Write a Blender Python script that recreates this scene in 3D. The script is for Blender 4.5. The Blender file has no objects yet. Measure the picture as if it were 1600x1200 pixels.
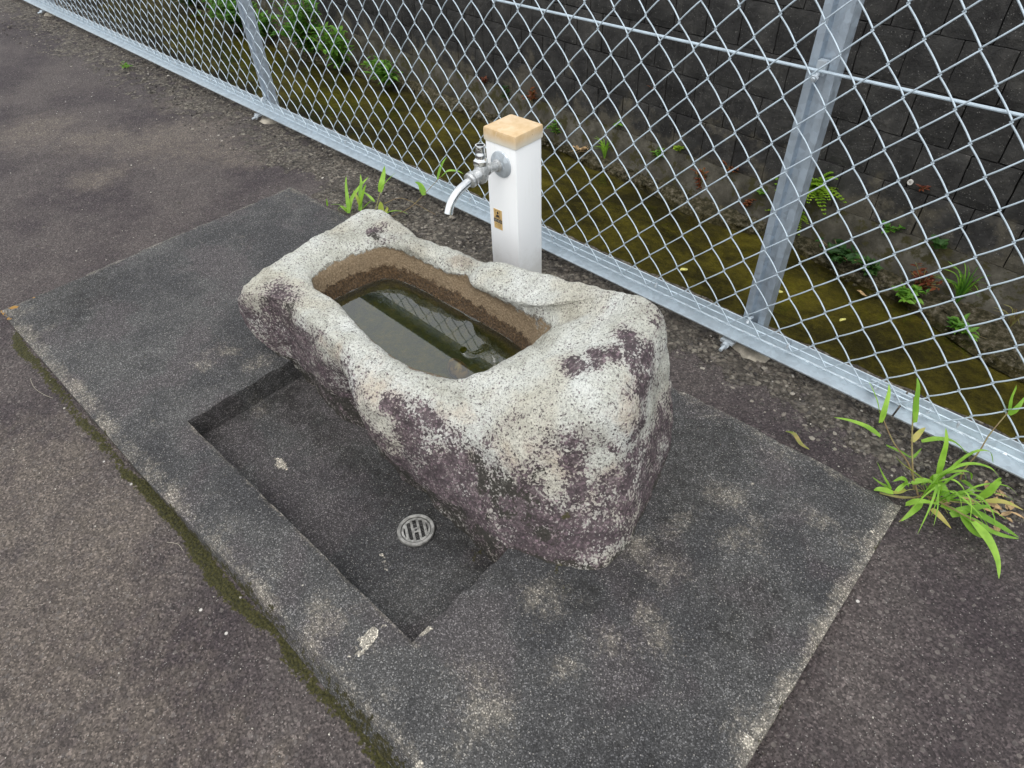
import bpy, bmesh, math, random
import numpy as np
from mathutils import Vector, Matrix
random.seed(7); rng = np.random.default_rng(7)
S = bpy.context.scene; COL = S.collection

# ------------------------------------------------------------------ camera
CZ = 1.017
cam = bpy.data.cameras.new('camera'); camo = bpy.data.objects.new('camera', cam); COL.objects.link(camo)
Rr = Vector((0.73473231, 0.67751881, -0.03371494)); Rd = Vector((0.44571439, -0.51962591, -0.72892222)); Rf = Vector((-0.51137767, 0.52053547, -0.68376583))
M = Matrix.Identity(4)
for r in range(3):
    M[r][0] = Rr[r]; M[r][1] = -Rd[r]; M[r][2] = -Rf[r]
M[2][3] = CZ
camo.matrix_world = M
cam.sensor_width = 36; cam.lens = 1028/1600*36; cam.clip_start = 0.02; cam.clip_end = 400
S.camera = camo
# ------------------------------------------------------------------ light
SUN_EL, SUN_AZ = math.radians(60), math.radians(150)
w = bpy.data.worlds.new('World'); S.world = w; w.use_nodes = True
nt = w.node_tree; nt.nodes.clear()
sky = nt.nodes.new('ShaderNodeTexSky'); sky.sky_type = 'NISHITA'; sky.sun_disc = False
sky.sun_elevation = SUN_EL; sky.sun_rotation = SUN_AZ; sky.air_density = 1.6; sky.dust_density = 6.0; sky.ozone_density = 1.0
hs = nt.nodes.new('ShaderNodeHueSaturation'); hs.inputs['Saturation'].default_value = 0.22; hs.inputs['Value'].default_value = 1.0
bg = nt.nodes.new('ShaderNodeBackground'); bg.inputs['Strength'].default_value = 0.15
ow = nt.nodes.new('ShaderNodeOutputWorld')
# an even overcast veil laid over the clear-sky model
veil = nt.nodes.new('ShaderNodeMix'); veil.data_type = 'RGBA'; veil.inputs[0].default_value = 0.72; veil.inputs[7].default_value = (6.5, 6.75, 7.0, 1)
nt.links.new(sky.outputs[0], hs.inputs['Color']); nt.links.new(hs.outputs[0], veil.inputs[6]); nt.links.new(veil.outputs[2], bg.inputs[0]); nt.links.new(bg.outputs[0], ow.inputs[0])
sd = bpy.data.lights.new('sun', 'SUN'); sd.energy = 0.5; sd.angle = math.radians(45); sd.color = (1, .97, .93)
so = bpy.data.objects.new('sun', sd); COL.objects.link(so)
sdir = Vector((math.sin(SUN_AZ)*math.cos(SUN_EL), math.cos(SUN_AZ)*math.cos(SUN_EL), math.sin(SUN_EL)))
so.rotation_euler = sdir.to_track_quat('Z', 'Y').to_euler()
S.view_settings.view_transform = 'Standard'; S.view_settings.look = 'None'; S.view_settings.gamma = 1
S.view_settings.exposure = 0.60
try: S.view_settings.use_curve_mapping = False
except Exception: pass

# ------------------------------------------------------------------ data
RINGS = {'C': [[-1.252, 0.486, -0.0], [-1.221, 0.508, -0.07], [-1.073, 0.488, -0.07], [-0.936, 0.479, -0.07], [-0.666, 0.459, -0.07], [-0.475, 0.445, -0.05], [-0.335, 0.54, -0.05], [-0.36, 0.72, -0.05], [-0.42, 0.87, -0.05], [-0.62, 0.92, -0.05], [-0.9, 0.93, -0.05], [-1.12, 0.92, -0.05], [-1.3, 0.9, -0.05], [-1.3, 0.68, -0.05]], 'H': [[-1.358, 0.476, 0.08], [-1.175, 0.49, 0.06], [-0.948, 0.466, 0.03], [-0.811, 0.453, 0.04], [-0.644, 0.458, 0.06], [-0.468, 0.503, 0.12], [-0.374, 0.628, 0.13], [-0.406, 0.778, 0.15], [-0.44, 0.88, 0.15], [-0.63, 0.91, 0.12], [-0.92, 0.92, 0.1], [-1.13, 0.905, 0.1], [-1.335, 0.885, 0.1], [-1.345, 0.68, 0.09]], 'S': [[-1.324, 0.477, 0.16], [-1.172, 0.498, 0.175], [-0.907, 0.47, 0.17], [-0.787, 0.458, 0.16], [-0.637, 0.506, 0.165], [-0.489, 0.569, 0.24], [-0.429, 0.666, 0.28], [-0.433, 0.792, 0.3], [-0.476, 0.844, 0.325], [-0.653, 0.856, 0.28], [-0.914, 0.883, 0.21], [-1.147, 0.86, 0.2], [-1.338, 0.859, 0.2], [-1.335, 0.654, 0.19]], 'M': [[-1.258, 0.525, 0.19], [-1.077, 0.513, 0.195], [-0.877, 0.498, 0.19], [-0.787, 0.51, 0.185], [-0.684, 0.555, 0.195], [-0.602, 0.614, 0.235], [-0.55, 0.691, 0.265], [-0.531, 0.785, 0.29], [-0.551, 0.839, 0.3], [-0.66, 0.825, 0.26], [-0.894, 0.842, 0.21], [-1.117, 0.813, 0.2], [-1.264, 0.816, 0.205], [-1.267, 0.645, 0.195]], 'I': [[-1.198, 0.591, 0.185], [-1.057, 0.563, 0.19], [-0.908, 0.545, 0.182], [-0.809, 0.544, 0.18], [-0.733, 0.566, 0.182], [-0.665, 0.608, 0.212], [-0.639, 0.668, 0.228], [-0.631, 0.739, 0.24], [-0.642, 0.805, 0.235], [-0.772, 0.796, 0.2], [-0.938, 0.811, 0.185], [-1.085, 0.813, 0.183], [-1.196, 0.787, 0.185], [-1.247, 0.683, 0.185]], 'E': [[-1.201, 0.591, 0.172], [-1.082, 0.576, 0.17], [-0.927, 0.557, 0.165], [-0.824, 0.554, 0.165], [-0.747, 0.585, 0.16], [-0.7, 0.61, 0.165], [-0.69, 0.67, 0.165], [-0.683, 0.74, 0.165], [-0.7, 0.79, 0.168], [-0.807, 0.813, 0.172], [-0.946, 0.817, 0.17], [-1.089, 0.814, 0.17], [-1.189, 0.795, 0.17], [-1.224, 0.681, 0.172]], 'V': [[-1.18, 0.6, 0.115], [-1.09, 0.57, 0.115], [-0.95, 0.555, 0.115], [-0.86, 0.552, 0.115], [-0.765, 0.57, 0.115], [-0.715, 0.62, 0.115], [-0.702, 0.68, 0.115], [-0.7, 0.74, 0.115], [-0.72, 0.775, 0.115], [-0.8, 0.787, 0.115], [-0.93, 0.787, 0.115], [-1.09, 0.785, 0.115], [-1.165, 0.76, 0.115], [-1.185, 0.68, 0.115]], 'F': [[-1.156, 0.614, 0.03], [-1.075, 0.589, 0.03], [-0.949, 0.577, 0.03], [-0.868, 0.574, 0.03], [-0.782, 0.589, 0.03], [-0.737, 0.63, 0.03], [-0.726, 0.679, 0.03], [-0.724, 0.728, 0.03], [-0.742, 0.757, 0.03], [-0.814, 0.767, 0.03], [-0.931, 0.767, 0.03], [-1.075, 0.765, 0.03], [-1.143, 0.745, 0.03], [-1.161, 0.679, 0.03]]}
BLOBS = {'purple': [[-1.214, 0.491, 0.14, 0.069], [-1.139, 0.493, 0.127, 0.059], [-1.105, 0.487, 0.075, 0.06], [-1.042, 0.479, 0.068, 0.043], [-1.227, 0.486, 0.087, 0.063], [-1.254, 0.48, 0.119, 0.039], [-0.72, 0.467, 0.113, 0.061], [-0.752, 0.465, 0.159, 0.042], [-0.703, 0.493, 0.163, 0.035], [-0.651, 0.466, 0.079, 0.066], [-0.571, 0.467, 0.069, 0.07], [-0.721, 0.452, 0.048, 0.05], [-0.491, 0.486, 0.097, 0.056], [-0.421, 0.511, 0.057, 0.079], [-0.368, 0.557, 0.039, 0.069], [-0.355, 0.631, 0.061, 0.047], [-0.495, 0.466, 0.031, 0.058], [-0.405, 0.506, 0.022, 0.069], [-0.453, 0.576, 0.217, 0.023], [-0.438, 0.564, 0.179, 0.027], [-0.433, 0.54, 0.139, 0.033], [-0.425, 0.732, 0.291, 0.038], [-0.413, 0.731, 0.247, 0.039], [-0.396, 0.7, 0.199, 0.039], [-0.451, 0.781, 0.296, 0.034], [-0.378, 0.689, 0.138, 0.04], [-0.364, 0.648, 0.098, 0.046], [-0.507, 0.709, 0.276, 0.024], [-0.528, 0.681, 0.267, 0.02], [-0.481, 0.73, 0.284, 0.024], [-1.238, 0.836, 0.203, 0.026], [-1.189, 0.828, 0.201, 0.026], [-0.405, 0.635, 0.203, 0.027], [-0.423, 0.756, 0.279, 0.028]], 'dark': [[-0.919, 0.469, 0.128, 0.029], [-0.907, 0.463, 0.057, 0.033], [-0.909, 0.463, 0.011, 0.025], [-0.959, 0.469, 0.059, 0.028], [-0.58, 0.485, 0.112, 0.046], [-0.525, 0.486, 0.112, 0.05], [-0.491, 0.486, 0.097, 0.039], [-0.623, 0.501, 0.149, 0.025], [-0.481, 0.519, 0.154, 0.027], [-0.442, 0.489, 0.038, 0.046], [-1.152, 0.499, 0.177, 0.032], [-1.194, 0.501, 0.183, 0.022], [-0.898, 0.469, 0.17, 0.015], [-1.075, 0.485, -0.006, 0.038], [-0.628, 0.457, -0.027, 0.038], [-0.338, 0.58, -0.013, 0.048], [-0.906, 0.826, 0.199, 0.023], [-0.897, 0.808, 0.187, 0.017], [-0.888, 0.854, 0.212, 0.017], [-1.225, 0.831, 0.203, 0.023]], 'warm': [[-0.816, 0.48, 0.174, 0.049], [-0.768, 0.478, 0.167, 0.048], [-0.675, 0.517, 0.173, 0.047], [-0.607, 0.485, 0.113, 0.035], [-0.547, 0.462, 0.033, 0.036], [-0.406, 0.551, 0.11, 0.044], [-0.415, 0.684, 0.255, 0.038], [-0.539, 0.522, 0.176, 0.044], [-1.008, 0.482, 0.173, 0.034], [-0.953, 0.475, 0.172, 0.033], [-0.469, 0.551, 0.196, 0.043], [-0.612, 0.814, 0.255, 0.037], [-0.389, 0.605, 0.143, 0.044]], 'moss': [[-0.402, 0.491, -0.013, 0.016], [-0.709, 0.461, -0.046, 0.021], [-0.598, 0.503, 0.148, 0.014], [-0.422, 0.525, 0.092, 0.017], [-0.625, 0.459, -0.0, 0.015]], 'notch': [[-0.901, 0.823, 0.197, 0.023]]}
TUFT = {'TS': [[[0.022, 1.034, 0.01], [-0.017, 1.045, 0.06], [-0.056, 1.037, 0.1], [-0.099, 1.042, 0.15]], [[0.011, 1.043, 0.01], [-0.026, 1.077, 0.07], [-0.051, 1.101, 0.12], [-0.065, 1.115, 0.15]], [[0.067, 1.122, 0.01], [0.063, 1.128, 0.03], [0.068, 1.148, 0.07], [0.067, 1.164, 0.1], [0.073, 1.194, 0.14]], [[0.025, 1.042, 0.01], [0.067, 1.024, 0.03], [0.108, 1.011, 0.04], [0.147, 1.014, 0.04]], [[0.031, 1.041, 0.01], [0.081, 1.046, 0.03], [0.114, 1.073, 0.035]], [[0.019, 1.025, 0.01], [-0.008, 1.005, 0.012], [-0.033, 0.993, 0.012]], [[0.025, 1.026, 0.01], [0.022, 0.988, 0.008], [0.017, 0.958, 0.005]], [[-0.033, 0.993, 0.012], [0.002, 1.008, 0.012], [0.027, 1.035, 0.012]]], 'TL': [[[[-0.097, 1.046, 0.14], [-0.11, 1.045, 0.165], [-0.128, 1.054, 0.18], [-0.137, 1.059, 0.185]], 0.0039], [[[-0.088, 1.035, 0.13], [-0.092, 1.035, 0.16], [-0.099, 1.056, 0.18], [-0.107, 1.075, 0.185]], 0.0118], [[[-0.077, 1.023, 0.11], [-0.102, 1.019, 0.12], [-0.13, 1.016, 0.12], [-0.159, 1.016, 0.11]], 0.0119], [[[-0.043, 1.099, 0.11], [-0.057, 1.1, 0.15], [-0.066, 1.106, 0.18], [-0.075, 1.118, 0.19]], 0.0122], [[[-0.031, 1.082, 0.08], [-0.028, 1.105, 0.09], [-0.025, 1.122, 0.09]], 0.0112], [[[0.076, 1.203, 0.13], [0.065, 1.203, 0.16], [0.062, 1.216, 0.18], [0.062, 1.223, 0.18]], 0.0158], [[[0.076, 1.203, 0.13], [0.081, 1.208, 0.15], [0.083, 1.229, 0.16]], 0.013], [[[-0.019, 1.117, 0.06], [0.001, 1.131, 0.07], [0.026, 1.155, 0.06], [0.06, 1.161, 0.04]], 0.0102], [[[-0.062, 1.041, 0.08], [-0.035, 1.064, 0.06], [-0.018, 1.076, 0.05], [-0.013, 1.112, 0.05]], 0.0113], [[[0.033, 1.092, 0.02], [0.023, 1.1, 0.06], [0.015, 1.098, 0.1], [0.003, 1.103, 0.125]], 0.0125], [[[0.025, 1.065, 0.02], [-0.0, 1.041, 0.05], [-0.026, 1.038, 0.06], [-0.043, 1.044, 0.065]], 0.0124], [[[0.03, 1.09, 0.02], [0.05, 1.089, 0.05], [0.071, 1.107, 0.05], [0.081, 1.113, 0.03]], 0.0129], [[[0.029, 1.079, 0.02], [0.044, 1.051, 0.04], [0.06, 1.041, 0.035], [0.067, 1.038, 0.025]], 0.0167], [[[0.027, 1.077, 0.02], [0.028, 1.065, 0.05], [0.038, 1.047, 0.03]], 0.014], [[[0.069, 1.124, 0.01], [0.083, 1.096, 0.03], [0.1, 1.105, 0.02]], 0.0129], [[[0.103, 1.085, 0.02], [0.109, 1.088, 0.05], [0.113, 1.099, 0.07], [0.115, 1.101, 0.07]], 0.0198], [[[0.114, 1.079, 0.03], [0.139, 1.087, 0.04], [0.169, 1.101, 0.03]], 0.0114], [[[0.079, 1.017, 0.02], [0.098, 1.037, 0.035], [0.123, 1.069, 0.035]], 0.0167], [[[0.089, 1.04, 0.03], [0.124, 1.028, 0.04], [0.155, 1.031, 0.035], [0.18, 1.044, 0.02]], 0.0167], [[[0.094, 1.021, 0.03], [0.12, 1.007, 0.04], [0.15, 1.013, 0.035], [0.181, 1.041, 0.02]], 0.0138], [[[0.11, 1.007, 0.04], [0.141, 0.983, 0.04], [0.165, 0.972, 0.02], [0.18, 0.95, 0.005]], 0.0164], [[[0.031, 1.012, 0.02], [0.026, 0.98, 0.02], [0.019, 0.956, 0.01]], 0.0122], [[[0.049, 1.009, 0.02], [0.067, 1.001, 0.02], [0.09, 1.003, 0.005]], 0.0124], [[[0.012, 0.989, 0.02], [0.03, 0.994, 0.04], [0.058, 1.024, 0.025]], 0.0149], [[[-0.02, 1.006, 0.02], [-0.041, 0.996, 0.05], [-0.061, 1.002, 0.07]], 0.0108], [[[-0.015, 1.001, 0.02], [-0.035, 0.983, 0.03], [-0.043, 0.979, 0.025]], 0.0122], [[[-0.02, 1.006, 0.02], [-0.04, 0.997, 0.03], [-0.057, 1.003, 0.03]], 0.0109], [[[0.001, 1.024, 0.03], [-0.013, 1.019, 0.045], [-0.024, 1.012, 0.035]], 0.0123], [[[-0.0, 1.023, 0.02], [-0.011, 1.004, 0.02], [-0.027, 1.01, 0.01]], 0.0096], [[[0.003, 1.035, 0.03], [0.018, 1.047, 0.04], [0.044, 1.062, 0.03]], 0.0111], [[[0.088, 1.025, 0.03], [0.117, 0.996, 0.03], [0.153, 1.021, 0.01]], 0.0123], [[[-0.012, 1.007, 0.02], [-0.007, 1.021, 0.03], [-0.005, 1.035, 0.03]], 0.0083], [[[0.032, 1.05, 0.03], [0.05, 1.044, 0.03], [0.072, 1.057, 0.02]], 0.0126], [[[0.059, 1.027, 0.02], [0.088, 1.025, 0.03], [0.103, 1.043, 0.03]], 0.0097]], 'US': [[[-1.629, 1.072, 0.0], [-1.632, 1.094, 0.03], [-1.65, 1.145, 0.08]], [[-1.57, 1.094, 0.0], [-1.521, 1.131, 0.03], [-1.505, 1.181, 0.06], [-1.49, 1.22, 0.09], [-1.482, 1.256, 0.11]], [[-1.622, 1.11, 0.02], [-1.584, 1.159, 0.03], [-1.472, 1.19, 0.0]]], 'UL': [[[[-1.693, 1.02, 0.0], [-1.707, 1.035, 0.04], [-1.728, 1.053, 0.07], [-1.745, 1.071, 0.09]], 0.0087], [[[-1.693, 1.02, 0.0], [-1.708, 1.048, 0.03], [-1.705, 1.086, 0.06], [-1.703, 1.126, 0.08]], 0.0087], [[[-1.673, 1.052, 0.0], [-1.692, 1.077, 0.05], [-1.708, 1.097, 0.07], [-1.72, 1.108, 0.09]], 0.0087], [[[-1.683, 1.055, 0.0], [-1.67, 1.065, 0.04], [-1.681, 1.088, 0.06], [-1.685, 1.099, 0.07]], 0.013], [[[-1.68, 1.063, 0.0], [-1.69, 1.06, 0.04], [-1.721, 1.071, 0.05]], 0.0086], [[[-1.643, 1.117, 0.05], [-1.638, 1.127, 0.08], [-1.65, 1.149, 0.1], [-1.651, 1.157, 0.12]], 0.0129], [[[-1.653, 1.126, 0.05], [-1.628, 1.135, 0.08], [-1.621, 1.172, 0.1]], 0.0107], [[[-1.707, 1.025, 0.0], [-1.711, 1.003, 0.03], [-1.751, 0.995, 0.02]], 0.0086], [[[-1.693, 1.02, 0.0], [-1.73, 1.02, 0.01], [-1.738, 1.01, 0.0]], 0.0087], [[[-1.683, 1.071, 0.0], [-1.651, 1.084, 0.03], [-1.655, 1.1, 0.02]], 0.0086], [[[-1.602, 1.079, 0.0], [-1.607, 1.087, 0.03], [-1.609, 1.088, 0.04]], 0.0127], [[[-1.596, 1.079, 0.0], [-1.549, 1.077, 0.03], [-1.544, 1.11, 0.02], [-1.538, 1.136, 0.0]], 0.0104], [[[-1.64, 1.087, 0.03], [-1.69, 1.101, 0.03], [-1.75, 1.109, 0.03]], 0.0066], [[[-1.497, 1.237, 0.09], [-1.493, 1.249, 0.12], [-1.491, 1.263, 0.14], [-1.493, 1.28, 0.15]], 0.0104], [[[-1.487, 1.246, 0.1], [-1.465, 1.254, 0.12], [-1.442, 1.273, 0.12], [-1.431, 1.286, 0.11]], 0.0124], [[[-1.502, 1.178, 0.06], [-1.526, 1.189, 0.08], [-1.543, 1.183, 0.09]], 0.0146], [[[-1.592, 1.081, 0.0], [-1.59, 1.099, 0.02], [-1.59, 1.091, 0.03]], 0.0085], [[[-1.785, 1.004, 0.0], [-1.777, 1.001, 0.02], [-1.778, 1.003, 0.03]], 0.0044]]}


# ------------------------------------------------------------------ helpers
def h3(i, j, k, s=0):
    i = i & 0xFFFFF; j = j & 0xFFFFF; k = k & 0xFFFFF
    n = (i*374761393 + j*668265263 + k*2147483647 + s*974634777) & 0xFFFFFFFF
    n = ((n ^ (n >> 13))*1274126177) & 0xFFFFFFFF
    n = ((n ^ (n >> 15))*2246822519) & 0xFFFFFFFF
    return ((n ^ (n >> 16)) & 0xFFFFFF)/float(0xFFFFFF)
def vnoise(P, s=0):
    P = np.asarray(P, float); I = np.floor(P).astype(np.int64); F = P-I; F = F*F*(3-2*F)
    out = 0
    for dx in (0, 1):
        for dy in (0, 1):
            for dz in (0, 1):
                wgt = (F[:, 0] if dx else 1-F[:, 0])*(F[:, 1] if dy else 1-F[:, 1])*(F[:, 2] if dz else 1-F[:, 2])
                out = out + wgt*h3(I[:, 0]+dx, I[:, 1]+dy, I[:, 2]+dz, s)
    return out*2-1
def fbm(P, sc, o=4, s=0, g=.5):
    P = np.asarray(P, float)*sc; r = 0; a = 1
    for k in range(o):
        r = r + a*vnoise(P*(2.03**k)+k*17.3, s+k); a *= g
    return r
def blobm(P, blobs, sharp=1.0):
    P = P + np.stack([fbm(P, 9, 3, 201), fbm(P, 9, 3, 202), fbm(P, 9, 3, 203)], 1)*.034
    r = np.zeros(len(P))
    for b in blobs:
        c = np.array(b[:-1]); R = b[-1]
        d = np.linalg.norm(P[:, :len(c)]-c, axis=1)/R
        r = np.maximum(r, np.clip(1.35-d*sharp, 0, 1))
    return r
def sstep(a, b, x):
    t = np.clip((x-a)/(b-a), 0, 1); return t*t*(3-2*t)

def link(o, parent=None):
    COL.objects.link(o)
    if parent is not None: o.parent = parent
    return o
def mesh(name, V, F, mat, parent=None, smooth=False, attrs=None):
    me = bpy.data.meshes.new(name)
    me.from_pydata([tuple(v) for v in V], [], [tuple(f) for f in F])
    if smooth: me.polygons.foreach_set('use_smooth', [True]*len(me.polygons))
    if attrs:
        for k, a in attrs.items():
            at = me.attributes.new(k, 'FLOAT', 'POINT'); at.data.foreach_set('value', np.asarray(a, dtype=np.float32))
    if mat: me.materials.append(mat)
    me.update()
    return link(bpy.data.objects.new(name, me), parent)
def tag(o, label, cat, group=None, kind=None):
    if label: o['label'] = label
    if cat: o['category'] = cat
    if group: o['group'] = group
    if kind: o['kind'] = kind
    return o
def empty(name, loc, label, cat, group=None):
    o = bpy.data.objects.new(name, None); o.location = loc; o.empty_display_size = .05; link(o); return tag(o, label, cat, group)
class MB:
    def __init__(s): s.V = []; s.F = []
    def add(s, V, F):
        n = len(s.V); s.V += [tuple(v) for v in V]; s.F += [tuple(i+n for i in f) for f in F]; return s
    def box(s, x0, x1, y0, y1, z0, z1):
        return s.add([(x0,y0,z0),(x1,y0,z0),(x1,y1,z0),(x0,y1,z0),(x0,y0,z1),(x1,y0,z1),(x1,y1,z1),(x0,y1,z1)],
                     [(3,2,1,0),(4,5,6,7),(0,1,5,4),(1,2,6,5),(2,3,7,6),(3,0,4,7)])
    def tube(s, pts, r, n=6, cap=True):
        P = [Vector(p) for p in pts]; m = len(P); R = r if isinstance(r, (list, tuple)) else [r]*m
        T = [(P[min(i+1, m-1)]-P[max(i-1, 0)]).normalized() for i in range(m)]
        up = Vector((0, 0, 1)) if abs(T[0].z) < .9 else Vector((1, 0, 0))
        N = (up-T[0]*up.dot(T[0])).normalized(); V = []
        for i in range(m):
            N = (N-T[i]*N.dot(T[i])); N.normalize(); Bv = T[i].cross(N)
            for k in range(n):
                a = 2*math.pi*k/n; V.append(P[i]+(N*math.cos(a)+Bv*math.sin(a))*R[i])
        F = [(i*n+k, i*n+(k+1) % n, (i+1)*n+(k+1) % n, (i+1)*n+k) for i in range(m-1) for k in range(n)]
        if cap: F += [tuple(range(n))[::-1], tuple((m-1)*n+k for k in range(n))]
        return s.add(V, F)
    def lathe(s, org, axis, prof, n=24):     # prof: (distance along axis, radius)
        A = Vector(axis).normalized(); O = Vector(org)
        u = Vector((1, 0, 0)) if abs(A.x) < .9 else Vector((0, 1, 0)); u = (u-A*u.dot(A)).normalized(); v = A.cross(u); V = []
        for d, r in prof:
            for k in range(n):
                a = 2*math.pi*k/n; V.append(O+A*d+(u*math.cos(a)+v*math.sin(a))*r)
        m = len(prof)
        F = [(i*n+k, i*n+(k+1) % n, (i+1)*n+(k+1) % n, (i+1)*n+k) for i in range(m-1) for k in range(n)]
        F += [tuple(range(n))[::-1], tuple((m-1)*n+k for k in range(n))]
        return s.add(V, F)
    def extr(s, prof, x0, x1):               # prof in (y,z), extruded along x
        n = len(prof)
        V = [(x0, y, z) for y, z in prof]+[(x1, y, z) for y, z in prof]
        F = [(k, (k+1) % n, n+(k+1) % n, n+k) for k in range(n)]+[tuple(range(n))[::-1], tuple(n+k for k in range(n))]
        return s.add(V, F)
    def obj(s, name, mat, parent=None, smooth=False, bevel=0, loc=None):
        o = mesh(name, s.V, s.F, mat, parent, smooth)
        bm = bmesh.new(); bm.from_mesh(o.data); bmesh.ops.recalc_face_normals(bm, faces=bm.faces)
        if bevel: 
            bmesh.ops.bevel(bm, geom=[e for e in bm.edges if len(e.link_faces) == 2 and e.calc_face_angle() > .6], offset=bevel, segments=2, affect='EDGES', profile=.6)
        if smooth == 'auto':
            for f in bm.faces: f.smooth = True
            for e in bm.edges:
                if len(e.link_faces) == 2 and e.calc_face_angle() > .7: e.smooth = False
        bm.to_mesh(o.data); bm.free(); return o

# ------------------------------------------------------------------ node helpers
class NT:
    def __init__(s, name):
        s.m = bpy.data.materials.new(name); s.m.use_nodes = True; s.t = s.m.node_tree; s.t.nodes.clear()
        s.out = s.n('ShaderNodeOutputMaterial'); s.tc = s.n('ShaderNodeTexCoord')
        s.vec = s.tc.outputs['Object']
    def n(s, t): return s.t.nodes.new(t)
    def l(s, a, b):
        if isinstance(a, bpy.types.NodeSocket): s.t.links.new(a, b)
        elif isinstance(a, (tuple, list)):
            b.default_value = tuple(a)+((1,) if len(a) == 3 and len(b.default_value) == 4 else ())
        else: b.default_value = a
    def noise(s, sc, d=3, r=.5, dist=0, vec=None, out='Fac'):
        x = s.n('ShaderNodeTexNoise'); s.l(vec or s.vec, x.inputs['Vector']); x.inputs['Scale'].default_value = sc
        x.inputs['Detail'].default_value = d; x.inputs['Roughness'].default_value = r; x.inputs['Distortion'].default_value = dist
        if out == 'Fac' and d >= 3:
            return s.math('ADD', s.math('MULTIPLY', s.math('SUBTRACT', x.outputs[0], .5), 1.9), .5, clamp=True)
        return x.outputs[out]
    def vor(s, sc, f='F1', out='Distance', rand=1, vec=None):
        x = s.n('ShaderNodeTexVoronoi'); x.feature = f; s.l(vec or s.vec, x.inputs['Vector']); x.inputs['Scale'].default_value = sc
        x.inputs['Randomness'].default_value = rand; return x.outputs[out]
    def ramp(s, fac, st, interp='LINEAR'):
        x = s.n('ShaderNodeValToRGB'); x.color_ramp.interpolation = interp; e = x.color_ramp.elements
        while len(e) < len(st): e.new(.5)
        for k, (p, c) in enumerate(st):
            e[k].position = p; e[k].color = (c, c, c, 1) if not isinstance(c, (tuple, list)) else tuple(c)+(1,)
        s.l(fac, x.inputs[0]); return x.outputs[0]
    def mix(s, fac, a, b, mode='MIX'):
        x = s.n('ShaderNodeMix'); x.data_type = 'RGBA'; x.blend_type = mode
        s.l(fac, x.inputs[0]); s.l(a, x.inputs[6]); s.l(b, x.inputs[7]); return x.outputs[2]
    def math(s, op, a, b=0.0, c=None, clamp=False):
        x = s.n('ShaderNodeMath'); x.operation = op; x.use_clamp = clamp; s.l(a, x.inputs[0]); s.l(b, x.inputs[1])
        if c is not None: s.l(c, x.inputs[2])
        return x.outputs[0]
    def attr(s, name):
        x = s.n('ShaderNodeAttribute'); x.attribute_name = name; return x.outputs['Fac']
    def thr(s, a, lo, hi):       # smoothstep threshold
        x = s.n('ShaderNodeMapRange'); x.interpolation_type = 'SMOOTHSTEP'; s.l(a, x.inputs[0]); x.inputs[1].default_value = lo; x.inputs[2].default_value = hi; return x.outputs[0]
    def mapv(s, scale=(1, 1, 1), rot=(0, 0, 0), vec=None):
        x = s.n('ShaderNodeMapping'); s.l(vec or s.vec, x.inputs[0]); x.inputs['Scale'].default_value = scale; x.inputs['Rotation'].default_value = rot; return x.outputs[0]
    def bump(s, h, dist, st=1.0, nrm=None):
        x = s.n('ShaderNodeBump'); s.l(h, x.inputs['Height']); x.inputs['Distance'].default_value = dist; x.inputs['Strength'].default_value = st
        if nrm is not None: s.l(nrm, x.inputs['Normal'])
        return x.outputs[0]
    def rnd(s):
        x = s.n('ShaderNodeObjectInfo'); return x.outputs['Random']
    def princ(s, col, rough=.8, metal=0, nrm=None, spec=.5, **kw):
        x = s.n('ShaderNodeBsdfPrincipled'); s.l(col, x.inputs['Base Color']); s.l(rough, x.inputs['Roughness']); s.l(metal, x.inputs['Metallic'])
        x.inputs['Specular IOR Level'].default_value = spec
        if nrm is not None: s.l(nrm, x.inputs['Normal'])
        for k, v in kw.items(): s.l(v, x.inputs[k])
        s.l(x.outputs[0], s.out.inputs[0]); return s.m

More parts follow.
